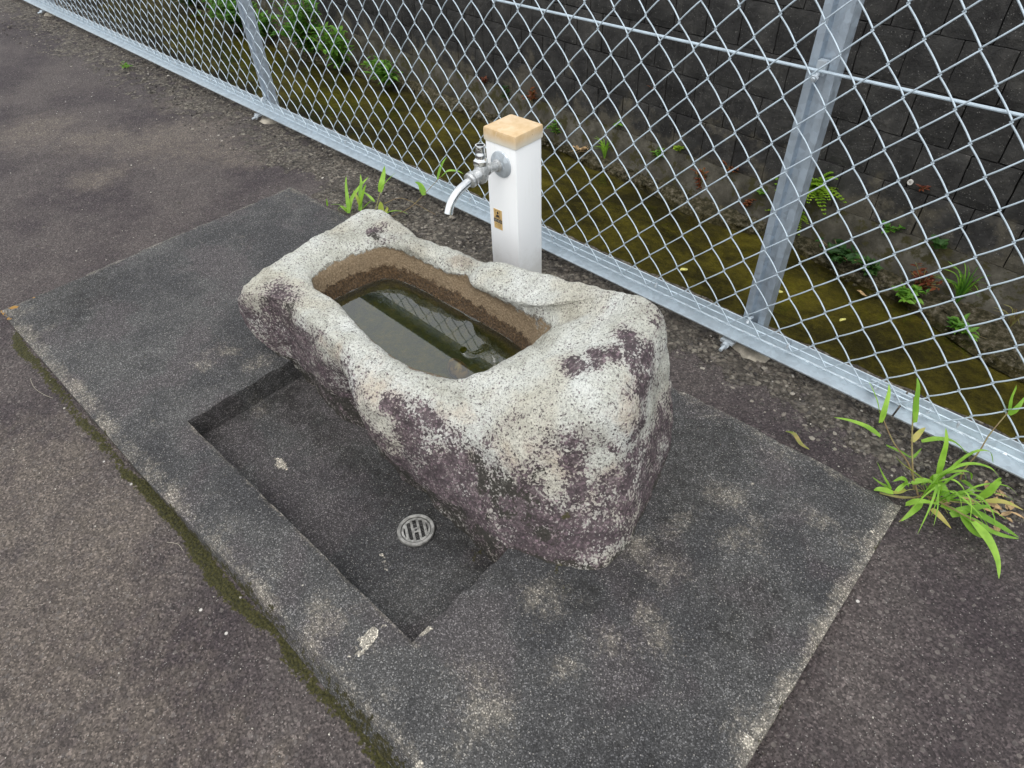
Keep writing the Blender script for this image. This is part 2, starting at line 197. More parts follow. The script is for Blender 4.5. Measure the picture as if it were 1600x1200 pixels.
# ------------------------------------------------------------------ materials
def m_asphalt():
    t = NT('asphalt')
    big = t.noise(2.2, 4, .6); mid = t.noise(14, 3, .6)
    base = t.mix(t.thr(big, .25, .75), (.043, .033, .035), (.080, .066, .062))
    base = t.mix(t.math('MULTIPLY', t.thr(mid, .45, .95), .45), base, (.096, .082, .075))
    st = t.thr(t.math('ADD', t.attr('tan'), t.math('MULTIPLY', t.math('SUBTRACT', t.noise(30, 4, .7), .5), .7)), .2, 1.1)
    base = t.mix(t.math('MULTIPLY', st, .75), base, (.145, .120, .098))
    agg = t.vor(330, 'F1', 'Color'); sep = t.n('ShaderNodeSeparateColor'); t.l(agg, sep.inputs[0])
    grain = t.mix(1.0, base, t.ramp(sep.outputs[0], [(0, .48), (.5, .90), (.85, 1.25), (1, 2.0)]), 'MULTIPLY')
    sv = t.vor(120, 'F1', 'Color'); s4 = t.n('ShaderNodeSeparateColor'); t.l(sv, s4.inputs[0])
    stn = t.math('MULTIPLY', t.thr(s4.outputs[0], .86, .90), t.thr(t.vor(120), .55, .38))
    grain = t.mix(t.math('MULTIPLY', stn, .55), grain, t.mix(s4.outputs[1], (.05, .045, .045), (.19, .165, .15)))
    spk = t.vor(400, 'F1', 'Distance'); sc2 = t.vor(400, 'F1', 'Color'); sp2 = t.n('ShaderNodeSeparateColor'); t.l(sc2, sp2.inputs[0])
    spm = t.math('MULTIPLY', t.thr(sp2.outputs[1], .955, .965), t.thr(spk, .5, .3))
    col = t.mix(t.math('MULTIPLY', spm, .42), grain, (.50, .47, .43))
    lg = t.vor(75, 'F1', 'Distance'); lc = t.vor(75, 'F1', 'Color'); sp3 = t.n('ShaderNodeSeparateColor'); t.l(lc, sp3.inputs[0])
    lm = t.math('MULTIPLY', t.thr(sp3.outputs[2], .982, .988), t.thr(lg, .28, .16))
    col = t.mix(lm, col, (.55, .52, .48))
    # earthy strip by the fence
    gm = t.thr(t.math('ADD', t.attr('strip'), t.math('MULTIPLY', t.math('SUBTRACT', t.noise(22, 4, .7), .5), 1.2)), .35, .65)
    ec = t.ramp(t.noise(60, 5, .75), [(.1, (.030, .026, .022)), (.45, (.095, .082, .068)), (.7, (.17, .15, .125)), (.95, (.32, .29, .24))])
    av = t.vor(95, 'F1', 'Color'); a3 = t.n('ShaderNodeSeparateColor'); t.l(av, a3.inputs[0]); bv = t.vor(210, 'F1', 'Color'); b3 = t.n('ShaderNodeSeparateColor'); t.l(bv, b3.inputs[0])
    gap = t.ramp(t.vor(95), [(.35, 1.0), (.75, .28)])
    agc = t.mix(1.0, t.ramp(a3.outputs[0], [(0, (.05, .043, .038)), (.4, (.12, .105, .09)), (.75, (.20, .175, .15)), (1, (.36, .33, .28))]), gap, 'MULTIPLY')
    agc = t.mix(1.0, agc, (1.9, 1.85, 1.75), 'MULTIPLY')
    agc = t.mix(.45, agc, t.ramp(b3.outputs[0], [(0, (.03, .027, .022)), (.6, (.13, .11, .09)), (1, (.42, .39, .33))]))
    ec = t.mix(t.thr(t.noise(11, 4, .7), .05, .55), ec, agc)
    col = t.mix(gm, col, ec)
    mo = t.thr(t.math('ADD', t.attr('moss'), t.math('MULTIPLY', t.math('SUBTRACT', t.noise(120, 4, .7), .5), .9)), .45, .6)
    mc = t.ramp(t.noise(240, 3, .7), [(.1, (.010, .010, .004)), (.5, (.034, .032, .007)), (.8, (.062, .056, .014)), (1, (.10, .09, .04))])
    col = t.mix(mo, col, mc)
    bh = t.math('ADD', t.math('MULTIPLY', t.vor(150), .9), t.math('MULTIPLY', t.noise(380, 2), .5))
    eb = t.noise(70, 6, .8)
    nrm = t.bump(bh, .005, .95); nrm = t.bump(t.math('MULTIPLY', eb, gm), .02, .9, nrm)
    return t.princ(col, .86, nrm=nrm, spec=.35)
def m_concrete():
    t = NT('weathered_concrete')
    big = t.noise(3.0, 5, .62, .3); mid = t.noise(11, 4, .6)
    base = t.mix(t.thr(big, .36, .64), (.056, .055, .056), (.088, .086, .084))
    base = t.mix(t.math('MULTIPLY', t.thr(mid, .5, 1.0), .4), base, (.135, .13, .125))
    base = t.mix(t.math('MULTIPLY', t.thr(t.noise(6, 3, .5), .5, .7), .35), base, (.085, .068, .072))
    lt = t.thr(t.math('ADD', t.attr('light'), t.math('MULTIPLY', t.math('SUBTRACT', t.math('ADD', t.math('MULTIPLY', t.noise(14, 4, .6), .45), t.math('MULTIPLY', t.noise(110, 5, .75), .55)), .5), 1.7)), .25, 1.15)
    base = t.mix(t.math('MULTIPLY', lt, .62), base, (.36, .32, .26))
    wh = t.thr(t.math('ADD', t.attr('white'), t.math('MULTIPLY', t.math('SUBTRACT', t.noise(90, 4, .7), .5), 1.1)), .55, .66)
    base = t.mix(t.math('MULTIPLY', wh, .8), base, (.46, .42, .35))
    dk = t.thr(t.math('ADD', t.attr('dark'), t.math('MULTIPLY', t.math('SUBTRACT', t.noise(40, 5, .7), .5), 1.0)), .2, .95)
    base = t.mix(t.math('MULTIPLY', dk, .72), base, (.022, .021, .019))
    c1 = t.vor(560, 'F1', 'Color'); s1 = t.n('ShaderNodeSeparateColor'); t.l(c1, s1.inputs[0])
    col = t.mix(1.0, base, t.ramp(s1.outputs[0], [(0, .45), (.45, .80), (.80, 1.15), (.92, 2.0), (1, 3.2)]), 'MULTIPLY')
    c2 = t.vor(340, 'F1', 'Color'); s2 = t.n('ShaderNodeSeparateColor'); t.l(c2, s2.inputs[0])
    spk = t.math('MULTIPLY', t.thr(s2.outputs[1], .92, .94), t.thr(t.vor(340), .42, .22))
    col = t.mix(t.math('MULTIPLY', spk, .7), col, (.46, .43, .39))
    og = t.thr(t.math('ADD', t.attr('orange'), t.math('MULTIPLY', t.math('SUBTRACT', t.noise(90, 4, .7), .5), 1.2)), .45, .7)
    col = t.mix(og, col, (.36, .20, .05))
    mo = t.thr(t.math('ADD', t.attr('moss'), t.math('MULTIPLY', t.math('SUBTRACT', t.noise(100, 4, .75), .5), 1.1)), .45, .62)
    mc = t.ramp(t.noise(240, 3, .7), [(.1, (.012, .011, .005)), (.5, (.036, .033, .009)), (.8, (.075, .066, .03)), (1, (.16, .15, .12))])
    col = t.mix(mo, col, mc)
    bh = t.math('ADD', t.math('MULTIPLY', t.noise(420, 3, .7), .8), t.math('MULTIPLY', t.noise(60, 4, .6), .8))
    return t.princ(col, .88, nrm=t.bump(bh, .0035, .8), spec=.3)
def m_granite():
    t = NT('lichen_granite')
    nn = t.noise(9, 5, .6)
    base = t.ramp(nn, [(.1, (.37, .36, .30)), (.45, (.54, .54, .48)), (.85, (.66, .67, .63))])
    base = t.mix(t.math('MULTIPLY', t.thr(t.noise(5, 3), .5, .68), .5), base, (.52, .48, .38))
    def msk(a, sc, amp, lo, hi, rough=.75): return t.thr(t.math('ADD', t.attr(a), t.math('MULTIPLY', t.math('SUBTRACT', t.noise(sc, 6, rough), .5), amp)), lo, hi)
    wm = msk('warm', 16, 1.6, .2, 1.2)
    base = t.mix(t.math('MULTIPLY', wm, .55), base, (.50, .40, .30))
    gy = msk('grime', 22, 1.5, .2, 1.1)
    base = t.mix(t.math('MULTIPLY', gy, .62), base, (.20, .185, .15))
    # fine mica and feldspar grain
    c1 = t.vor(430, 'F1', 'Color'); s1 = t.n('ShaderNodeSeparateColor'); t.l(c1, s1.inputs[0])
    base = t.mix(1.0, base, t.ramp(s1.outputs[0], [(0, .45), (.14, .76), (.4, .96), (1, 1.12)]), 'MULTIPLY')
    base = t.mix(t.math('MULTIPLY', t.thr(t.noise(13, 5, .7), .55, 1.0), .45), base, (.24, .225, .18))
    pitm = t.math('MULTIPLY', t.thr(s1.outputs[1], .84, .88), t.thr(t.vor(430), .5, .3))
    base = t.mix(t.math('MULTIPLY', pitm, .55), base, (.13, .12, .10))
    # purple crust, broken up by the grain
    pm = msk('purple', 15, 1.1, .05, 1.0); fine = t.noise(230, 3, .8)
    base = t.mix(t.math('MULTIPLY', pm, .60), base, (.27, .215, .215))
    cg = t.vor(260, 'F1', 'Color'); cs = t.n('ShaderNodeSeparateColor'); t.l(cg, cs.inputs[0])
    fine = t.math('ADD', t.math('MULTIPLY', fine, .55), t.math('MULTIPLY', cs.outputs[0], .45))
    pf = t.thr(t.math('ADD', t.math('MULTIPLY', pm, .92), t.math('MULTIPLY', t.math('SUBTRACT', fine, .5), 1.9)), .36, .54)
    pc = t.mix(1.0, t.ramp(t.noise(50, 3), [(.2, (.042, .028, .034)), (.6, (.080, .056, .064)), (.9, (.13, .10, .105))]), t.ramp(cs.outputs[1], [(0, .6), (.6, 1.0), (.85, 1.6), (1, 2.6)]), 'MULTIPLY')
    col = t.mix(t.math('MULTIPLY', pf, .93), base, pc)
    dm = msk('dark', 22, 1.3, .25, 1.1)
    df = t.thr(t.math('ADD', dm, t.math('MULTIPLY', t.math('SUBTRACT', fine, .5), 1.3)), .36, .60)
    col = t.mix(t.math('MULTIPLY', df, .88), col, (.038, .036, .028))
    mm = msk('moss', 60, 1.1, .42, .62)
    col = t.mix(t.math('MULTIPLY', mm, .85), col, (.055, .052, .012))
    # brown silted basin
    bm_ = t.thr(t.math('ADD', t.attr('brown'), t.math('MULTIPLY', t.math('SUBTRACT', t.noise(40, 6, .75), .5), .9)), .44, .56)
    bc = t.ramp(t.noise(260, 4, .8), [(.1, (.10, .068, .038)), (.5, (.20, .145, .088)), (.8, (.31, .235, .15)), (.95, (.42, .34, .24))])
    col = t.mix(bm_, col, bc)
    rim = t.math('MULTIPLY', t.thr(t.math('ABSOLUTE', t.math('SUBTRACT', t.math('ADD', t.attr('brown'), t.math('MULTIPLY', t.math('SUBTRACT', t.noise(40, 6, .75), .5), .9)), .44)), .10, .0), .75)
    col = t.mix(rim, col, (.06, .052, .038))
    wt = t.thr(t.math('ADD', t.attr('wet'), t.math('MULTIPLY', t.math('SUBTRACT', t.noise(60, 5, .75), .5), .9)), .42, .56)
    wc = t.ramp(t.noise(190, 4, .8), [(.3, (.030, .018, .008)), (.6, (.085, .050, .022)), (.8, (.16, .10, .05))])
    col = t.mix(wt, col, wc)
    gr = t.attr('green')
    gc = t.ramp(t.noise(38, 5, .7), [(.1, (.025, .030, .003)), (.45, (.075, .082, .008)), (.75, (.17, .14, .018)), (.95, (.28, .17, .035))])
    col = t.mix(gr, col, gc)
    bh = t.math('ADD', t.math('ADD', t.math('MULTIPLY', t.noise(330, 3, .7), .45), t.math('MULTIPLY', t.noise(45, 6, .7), 1.6)), t.math('MULTIPLY', t.vor(190), .45))
    rough = t.mix(wt, (.85, .85, .85), (.35, .35, .35))
    return t.princ(col, rough, nrm=t.bump(bh, .005, .85), spec=.35)
def m_galv(name='galvanised_steel', base=(.52, .57, .61), metal=.45, rough=.42, spang=1.0):
    t = NT(name)
    v = t.vor(95, 'F1', 'Color'); s1 = t.n('ShaderNodeSeparateColor'); t.l(v, s1.inputs[0])
    col = t.mix(1.0, base, t.ramp(s1.outputs[0], [(0, 1-.22*spang), (1, 1+.14*spang)]), 'MULTIPLY')
    col = t.mix(t.math('MULTIPLY', t.thr(t.noise(12, 5, .7, vec=t.mapv((1, 1, .25))), .5, .95), .35), col, tuple(c*.62 for c in base))
    r = t.math('ADD', t.math('MULTIPLY', s1.outputs[1], .18), rough)
    return t.princ(col, r, metal, nrm=t.bump(t.noise(300, 2), .0006, .4))
def m_plain(name, col, rough=.5, metal=0, spec=.5, var=0, sc=20, bump=0):
    t = NT(name); c = col
    if var:
        c = t.mix(t.thr(t.noise(sc, 4, .6), .3, .7), tuple(x*(1-var) for x in col), tuple(min(1, x*(1+var)) for x in col))
    return t.princ(c, rough, metal, spec=spec, nrm=t.bump(t.noise(sc*6, 3), .001, bump) if bump else None)
def m_water(name, tint, ior, rough=.02, bsc=9, bst=.15, dist=.004, murk=None):
    t = NT(name)
    nrm = t.bump(t.noise(bsc, 3, .5), dist, bst)
    fr = t.n('ShaderNodeFresnel'); fr.inputs['IOR'].default_value = ior; t.l(nrm, fr.inputs['Normal'])
    tr = t.n('ShaderNodeBsdfTransparent'); t.l(tint, tr.inputs[0])
    a = tr.outputs[0]
    if murk:
        df = t.n('ShaderNodeBsdfDiffuse'); t.l(murk[0], df.inputs[0]); mx = t.n('ShaderNodeMixShader'); t.l(murk[1], mx.inputs[0]); t.l(a, mx.inputs[1]); t.l(df.outputs[0], mx.inputs[2]); a = mx.outputs[0]
    gl = t.n('ShaderNodeBsdfGlossy'); gl.inputs['Roughness'].default_value = rough; t.l(nrm, gl.inputs['Normal']); gl.inputs[0].default_value = (1, 1, 1, 1)
    m2 = t.n('ShaderNodeMixShader'); t.l(fr.outputs[0], m2.inputs[0]); t.l(a, m2.inputs[1]); t.l(gl.outputs[0], m2.inputs[2])
    t.l(m2.outputs[0], t.out.inputs[0]); return t.m
def m_leaf(name, c1, c2, sc=40, rough=.5, trans=.35):
    t = NT(name)
    r = t.math('ADD', t.math('MULTIPLY', t.rnd(), .5), t.math('MULTIPLY', t.noise(sc, 3, .6), .7))
    col = t.mix(t.thr(r, .25, .95), c1, c2)
    p = t.n('ShaderNodeBsdfPrincipled'); t.l(col, p.inputs['Base Color']); p.inputs['Roughness'].default_value = rough; p.inputs['Specular IOR Level'].default_value = .35
    tl = t.n('ShaderNodeBsdfTranslucent'); t.l(t.mix(1.0, col, (1.2, 1.35, .6), 'MULTIPLY'), tl.inputs[0])
    mx = t.n('ShaderNodeMixShader'); mx.inputs[0].default_value = trans; t.l(p.outputs[0], mx.inputs[1]); t.l(tl.outputs[0], mx.inputs[2]); t.l(mx.outputs[0], t.out.inputs[0]); return t.m
def m_bed():
    t = NT('canal_bed')
    v = t.mapv((.75, 1.6, 1), (0, 0, math.radians(-5)))
    n1 = t.noise(1.7, 6, .65, .6, vec=v); n2 = t.noise(16, 5, .75)
    col = t.ramp(t.math('ADD', t.math('MULTIPLY', n1, .52), t.math('ADD', t.math('MULTIPLY', n2, .28), t.math('MULTIPLY', t.noise(55, 5, .8), .20))), [(.18, (.010, .009, .003)), (.38, (.030, .026, .006)), (.52, (.070, .060, .010)), (.68, (.13, .112, .016)), (.9, (.20, .17, .035))])
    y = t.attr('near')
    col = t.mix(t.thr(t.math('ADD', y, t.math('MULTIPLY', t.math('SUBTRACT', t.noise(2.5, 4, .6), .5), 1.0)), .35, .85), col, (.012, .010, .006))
    return t.princ(col, .8, nrm=t.bump(n2, .03, .6), spec=.2)
def m_block():
    t = NT('dark_weathered_block')
    pos = t.n('ShaderNodeNewGeometry').outputs['Position']
    st = t.noise(1.0, 5, .7, vec=t.mapv((26, 26, 1.6), vec=pos)); n = t.noise(5, 5, .65, vec=pos)
    col = t.ramp(n, [(.1, (.018, .017, .017)), (.45, (.034, .033, .032)), (.75, (.052, .050, .047)), (.95, (.090, .085, .078))])
    col = t.mix(t.math('MULTIPLY', t.thr(st, .55, .95), .40), col, (.085, .079, .074))
    col = t.mix(1.0, col, t.ramp(t.rnd(), [(0, .85), (1, 1.15)]), 'MULTIPLY')
    sz = t.n('ShaderNodeSeparateXYZ'); t.l(pos, sz.inputs[0])
    low = t.thr(t.math('ADD', t.math('MULTIPLY', sz.outputs[2], -1), t.math('MULTIPLY', t.math('SUBTRACT', t.noise(3.5, 4, .7, vec=pos), .5), .9)), .95, 1.25)
    col = t.mix(t.math('MULTIPLY', low, .65), col, (.13, .115, .085))
    f = t.vor(260, 'F1', 'Color', vec=pos); s1 = t.n('ShaderNodeSeparateColor'); t.l(f, s1.inputs[0])
    col = t.mix(t.math('MULTIPLY', t.thr(s1.outputs[0], .985, .99), .5), col, (.3, .29, .27))
    return t.princ(col, .85, nrm=t.bump(t.math('ADD', t.noise(30, 6, .75, vec=pos), t.math('MULTIPLY', st, .4)), .008, .8), spec=.25)
def m_footing():
    t = NT('mossy_footing_concrete')
    n = t.noise(4, 6, .7)
    col = t.ramp(n, [(.15, (.035, .032, .024)), (.5, (.085, .078, .062)), (.75, (.14, .13, .105)), (.95, (.22, .20, .17))])
    col = t.mix(t.thr(t.noise(9, 5, .7), .5, .66), col, (.055, .05, .022))
    return t.princ(col, .9, nrm=t.bump(t.noise(40, 5, .7), .006, .7), spec=.2)

MA, MC, MG = m_asphalt(), m_concrete(), m_granite()
GALV = m_galv(); GALVP = m_galv('galvanised_post_steel', (.46, .53, .60), .70, .36, .6); WIRE = m_galv('galvanised_wire', (.50, .585, .65), .32, .40, .3)
RAILM = m_galv('galvanised_rail_steel', (.56, .62, .66), .80, .36, .5)
BLK, FOOT, BED = m_block(), m_footing(), m_bed()

# ================================================================== the setting
GX0, GX1 = -2.0, .008
def gz(x, y):
    return -.006-.030*np.clip(x+1.95, 0, 2.6)*sstep(1.0, -.1, y)
def coords(segs):
    out = []
    for a, b, n in segs: out += list(np.linspace(a, b, n, endpoint=False))
    out.append(segs[-1][1]); return np.array(out)
xs = coords([(-45, -8, 25), (-8, -3.4, 90), (-3.4, 1.2, 330), (1.2, 3, 30), (3, 40, 25)])
ys = coords([(-45, -3, 22), (-3, -.7, 30), (-.7, 1.34, 160)])
X, Y = np.meshgrid(xs, ys); P2 = np.stack([X.ravel(), Y.ravel(), np.zeros(X.size)], 1)
Z = gz(P2[:, 0], P2[:, 1]) + fbm(P2, 1.2, 3, 3)*.006*np.clip(np.hypot(P2[:, 0]+1, P2[:, 1]-.5)-1, 0, 1) + fbm(P2, 40, 3, 5)*.0006
strip = sstep(1.06, 1.14, P2[:, 1]+fbm(P2, 3, 3, 9)*.04)*.75
strip = np.where((P2[:, 0] > -1.9) & (P2[:, 0] < -.55), np.maximum(strip, sstep(1.0, 1.03, P2[:, 1])*.9), strip)
strip = np.where(P2[:, 0] < -2.2, sstep(1.0, 1.16, P2[:, 1]+fbm(P2, 3, 3, 9)*.05)*.6, strip)
Z = Z + strip*fbm(P2, 25, 4, 11)*.007+strip*fbm(P2, 60, 3, 12)*.003
def ysk(x, y): return -.031*(np.clip(x, -12, 2)+.43)*sstep(1.02, 1.2, y)
V = np.stack([P2[:, 0], P2[:, 1]+ysk(P2[:, 0], P2[:, 1]), Z], 1)
nx, ny = len(xs), len(ys); F = []
for j in range(ny-1):
    yc = (ys[j]+ys[j+1])/2
    for i in range(nx-1):
        xc = (xs[i]+xs[i+1])/2
        if GX0+.03 < xc < GX1-.03 and .12 < yc < .98: continue
        F.append((j*nx+i, j*nx+i+1, (j+1)*nx+i+1, (j+1)*nx+i))
tanb = [(-2.72, 1.06, .15), (-2.4, 1.02, .12), (-3.1, 1.12, .12), (-2.75, .93, .28), (-2.55, .98, .2), (-3.0, .75, .2), (-1.1, -.07, .22), (-.95, -.2, .3), (-.7, -.15, .2), (-1.35, -.12, .3), (-2.62, .62, .12), (-3.3, .6, .25), (-.5, -.05, .08), (-2.3, 1.06, .12), (.25, .45, .1), (.3, .62, .08), (-1.7, -.3, .3)]
mossb = sstep(.024, .0, np.abs(P2[:, 1]-(.078+.010*sstep(-1.2, -.4, P2[:, 0]))+fbm(P2, 9, 4, 21)*.012))*(.98+.5*fbm(P2, 6, 3, 23))*sstep(-1.95, -1.80, P2[:, 0])*(P2[:, 0] < .1)
ground = mesh('ground', V, F, MA, smooth=True, attrs={'tan': blobm(P2, tanb)*.8, 'strip': strip, 'moss': mossb})
tag(ground, None, None, kind='structure')

# ---- concrete pad with its sunken tray
PX0, PX1, PY0, PY1, PZ = -1.222, -.475, .226, .80, -.07
def cut(a, b, step, extra):
    n = max(2, int(round((b-a)/step))); g = list(np.linspace(a, b, n+1))
    g = [v for v in g if all(abs(v-e) > step*.6 for e in extra)]+list(extra); return np.array(sorted(g))
gx = cut(GX0, GX1, .0085, [PX0, PX1]); gy = cut(.09, 1.005, .0085, [PY0, PY1])
MBV = []; MBF = []
def push(P, nu, nv, flip=False):
    base = len(MBV); MBV.extend(P.tolist())
    for j in range(nv-1):
        for i in range(nu-1):
            q = (base+j*nu+i, base+j*nu+i+1, base+(j+1)*nu+i+1, base+(j+1)*nu+i); MBF.append(q[::-1] if flip else q)
def warp(P, side_lo=0.0):
    P = P.copy(); x, y, z = P[:, 0], P[:, 1], P[:, 2]
    f = np.clip(1-(y-.09)/(PY0-.09), 0, 1)*sstep(-1.2, -.5, x)*np.clip(1+z/.05, 0, 1)
    P[:, 1] = y+.026*f; return P
TX, TY = np.meshgrid(gx, gy); T3 = np.stack([TX.ravel(), TY.ravel(), np.zeros(TX.size)], 1)
inpit = (T3[:, 0] > PX0+1e-4) & (T3[:, 0] < PX1-1e-4) & (T3[:, 1] > PY0+1e-4) & (T3[:, 1] < PY1-1e-4)
tz = fbm(T3, 6, 3, 31)*.0012+fbm(T3, 60, 3, 32)*.0005
dpit = np.maximum(np.maximum(PX0-T3[:, 0], T3[:, 0]-PX1), np.maximum(PY0-T3[:, 1], T3[:, 1]-PY1))
de = np.minimum(np.minimum(T3[:, 0]-GX0, GX1-T3[:, 0]), np.minimum(T3[:, 1]-.09, 1.005-T3[:, 1]))
de = np.minimum(de, np.where(dpit >= -1e-4, np.maximum(dpit, 0), 1))
edge = np.clip(1-de/.008, 0, 1)
chip = np.clip(fbm(T3, 30, 3, 35)+.25, 0, 1)
T3[:, 2] = tz-edge*(.0015+.007*chip**1.5)
topP = warp(T3); base = 0; MBV.extend(topP.tolist()); nxg = len(gx)
for j in range(len(gy)-1):
    for i in range(nxg-1):
        xc, yc = (gx[i]+gx[i+1])/2, (gy[j]+gy[j+1])/2
        if PX0 < xc < PX1 and PY0 < yc < PY1: continue
        MBF.append((j*nxg+i, j*nxg+i+1, (j+1)*nxg+i+1, (j+1)*nxg+i))
def wallstrip(idx, zb, out, flip):     # idx into topP, zb bottom z, out = outward normal
    A = topP[idx]; n = len(idx); rows = []; K = 7
    for k in range(K+1):
        t = k/K; Q = A.copy(); Q[:, 2] = A[:, 2]*(1-t)+zb*t
        o = np.array(T3[idx]); o[:, 2] = Q[:, 2]; Q2 = warp(o); Q[:, 0] = Q2[:, 0]; Q[:, 1] = Q2[:, 1]
        if k: 
            d = fbm(Q, 35, 3, 41)*.002; Q[:, 0] += out[0]*d; Q[:, 1] += out[1]*d
        rows.append(Q)
    push(np.concatenate(rows), n, K+1, flip)
idn = lambda i, j: j*nxg+i
I0, I1 = int(np.argmin(abs(gx-PX0))), int(np.argmin(abs(gx-PX1))); J0, J1 = int(np.argmin(abs(gy-PY0))), int(np.argmin(abs(gy-PY1)))
wallstrip(np.array([idn(i, 0) for i in range(nxg)]), -.16, (0, -1), True)
wallstrip(np.array([idn(i, len(gy)-1) for i in range(nxg)]), -.16, (0, 1), False)
wallstrip(np.array([idn(0, j) for j in range(len(gy))]), -.16, (-1, 0), False)
wallstrip(np.array([idn(nxg-1, j) for j in range(len(gy))]), -.16, (1, 0), True)
wallstrip(np.array([idn(i, J0) for i in range(I0, I1+1)]), PZ-.01, (0, 1), False)
wallstrip(np.array([idn(i, J1) for i in range(I0, I1+1)]), PZ-.01, (0, -1), True)
wallstrip(np.array([idn(I0, j) for j in range(J0, J1+1)]), PZ-.01, (1, 0), True)
wallstrip(np.array([idn(I1, j) for j in range(J0, J1+1)]), PZ-.01, (-1, 0), False)
fx = np.linspace(PX0-.004, PX1+.004, 95); fy = np.linspace(PY0-.004, PY1+.004, 75)
FX, FY = np.meshgrid(fx, fy); Fp = np.stack([FX.ravel(), FY.ravel(), np.zeros(FX.size)], 1)
Fp[:, 2] = PZ+fbm(Fp, 8, 3, 51)*.002+fbm(Fp, 60, 2, 52)*.0006+.05*sstep(PX1-.12, PX1, Fp[:, 0])*0+.006*sstep(.02, .0, np.minimum(np.minimum(Fp[:, 0]-PX0, PX1-Fp[:, 0]), Fp[:, 1]-PY0))
hole = np.hypot(Fp[:, 0]+.672, Fp[:, 1]-.396)
Fp[:, 2] -= .004*sstep(.075, .045, hole)
push(Fp, len(fx), len(fy))
PV = np.array(MBV); px, py, pz = PV[:, 0], PV[:, 1], PV[:, 2]
light = blobm(PV, [(-1.36, .335, .035), (-1.33, .33, .03), (-1.40, .37, .035), (-1.37, .40, .04), (-1.28, .42, .05), (-1.25, .45, .03), (-1.21, .38, .03), (-.305, .211, .055), (-.25, .33, .05), (-.26, .37, .035), (-.27, .40, .03), (-.23, .42, .04), (-.2, .5, .05), (-.35, .25, .05), (-.02, .43, .05), (-.15, .75, .05), (-.28, .69, .06), (-.24, .62, .07), (-.3, .6, .05), (-.25, .8, .06), (-.37, .42, .06), (-.62, .3, .03), (-.62, .16, .06)])*.55
light = np.maximum(light, np.clip(fbm(PV*np.array([1, 2.2, 1]), 3.2, 5, 77, .6)-.3, 0, 1)*.6*(pz > -.03))
light = np.maximum(light, (sstep(.045, .0, GX1-px))*.85*(pz > -.03)); light = np.maximum(light, sstep(.04, .0, py-.105)*.6*(pz > -.02))
light = np.maximum(light, sstep(.03, .0, px-GX0)*.65*(pz > -.03)); light = np.maximum(light, sstep(.014, .0, np.abs(py-PY0))*.6*(pz > -.01)*(px > PX0-.01)*(px < PX1+.02)); light = np.maximum(light, sstep(.03, 0, 1.0-py)*.55*(pz > -.02))
white = blobm(PV, [(-.537, .185, .014), (-.522, .178, .010), (-.516, .166, .006), (-.464, .247, .008), (-.457, .252, .006), (-1.03, .305, .01), (-1.02, .30, .007), (-.355, .145, .006), (-.362, .155, .004), (-.02, .435, .012), (-.415, .16, .004), (-.648, .306, .004), (-.66, .30, .004), (-.01, .47, .008), (-.27, .40, .006), (.0, .84, .008), (-.02, .9, .006), (-.23, .86, .004), (-.25, .12, .008)], .8)
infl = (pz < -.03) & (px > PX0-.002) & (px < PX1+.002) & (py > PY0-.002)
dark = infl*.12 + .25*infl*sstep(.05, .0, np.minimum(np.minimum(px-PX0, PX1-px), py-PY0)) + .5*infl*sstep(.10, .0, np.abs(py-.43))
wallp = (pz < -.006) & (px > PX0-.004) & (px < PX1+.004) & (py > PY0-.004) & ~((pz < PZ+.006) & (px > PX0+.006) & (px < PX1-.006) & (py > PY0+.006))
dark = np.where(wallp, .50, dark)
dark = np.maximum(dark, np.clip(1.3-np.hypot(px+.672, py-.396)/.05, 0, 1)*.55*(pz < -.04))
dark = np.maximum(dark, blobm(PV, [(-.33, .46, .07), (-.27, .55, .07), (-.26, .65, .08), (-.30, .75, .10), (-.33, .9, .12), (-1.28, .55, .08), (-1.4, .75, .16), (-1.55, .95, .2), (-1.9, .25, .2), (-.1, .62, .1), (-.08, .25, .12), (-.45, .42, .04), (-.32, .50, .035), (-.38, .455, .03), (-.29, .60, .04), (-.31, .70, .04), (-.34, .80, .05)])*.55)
oside = (py < .125) & (pz < -.008) & (px < GX1-.003)
mossa = oside*sstep(-1.97, -1.88, px)*(.50+.28*sstep(-.9, -1.3, px)+.15*fbm(PV, 5, 2, 61))
mossa = np.maximum(mossa, .55*((px > GX1-.004) & (pz < -.004)))
mossa = np.maximum(mossa, blobm(PV, [(-.55, .44, .03, ), (-.40, .485, .02), (-.36, .46, .015)])*.5)
orange = blobm(PV, [(-1.99, .10, .018), (-1.965, .085, .014), (-1.99, .14, .012), (-1.995, .2, .010)])*(py < .3)
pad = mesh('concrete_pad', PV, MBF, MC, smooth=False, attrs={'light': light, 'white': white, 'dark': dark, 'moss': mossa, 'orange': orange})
tag(pad, None, None, kind='structure')
for p in pad.data.polygons: pass
pad.data.polygons.foreach_set('use_smooth', [True]*len(pad.data.polygons))

# ---- canal: near edge, bed, water, far wall
WA = -.09
def wy(x): return 4.2+WA*x
bnk = MB(); 
ex = list(np.linspace(-45, 20, 130)); prof = [(1.34, -.004), (1.352, -.02), (1.40, -1.62)]
VV = []; 
for x in ex:
    for k, (a, b) in enumerate(prof): VV.append((x, float(ysk(np.array(x), np.array(2.)))+a+(.004*math.sin(x*7)+random.uniform(-.004, .004))*(k > 0), b-(.006 if k == 0 else 0)))
bnk.add(VV, [(i*3+k, (i+1)*3+k, (i+1)*3+k+1, i*3+k+1) for i in range(len(ex)-1) for k in range(2)])
o = bnk.obj('canal_bank_wall', FOOT); tag(o, None, None, kind='structure')
bx = coords([(-60, -12, 30), (-12, 3, 240), (3, 25, 20)]); by = coords([(1.36, 4.9, 70), (4.9, 9.8, 12)])
BX, BY = np.meshgrid(bx, by); BP = np.stack([BX.ravel(), BY.ravel(), np.zeros(BX.size)], 1)
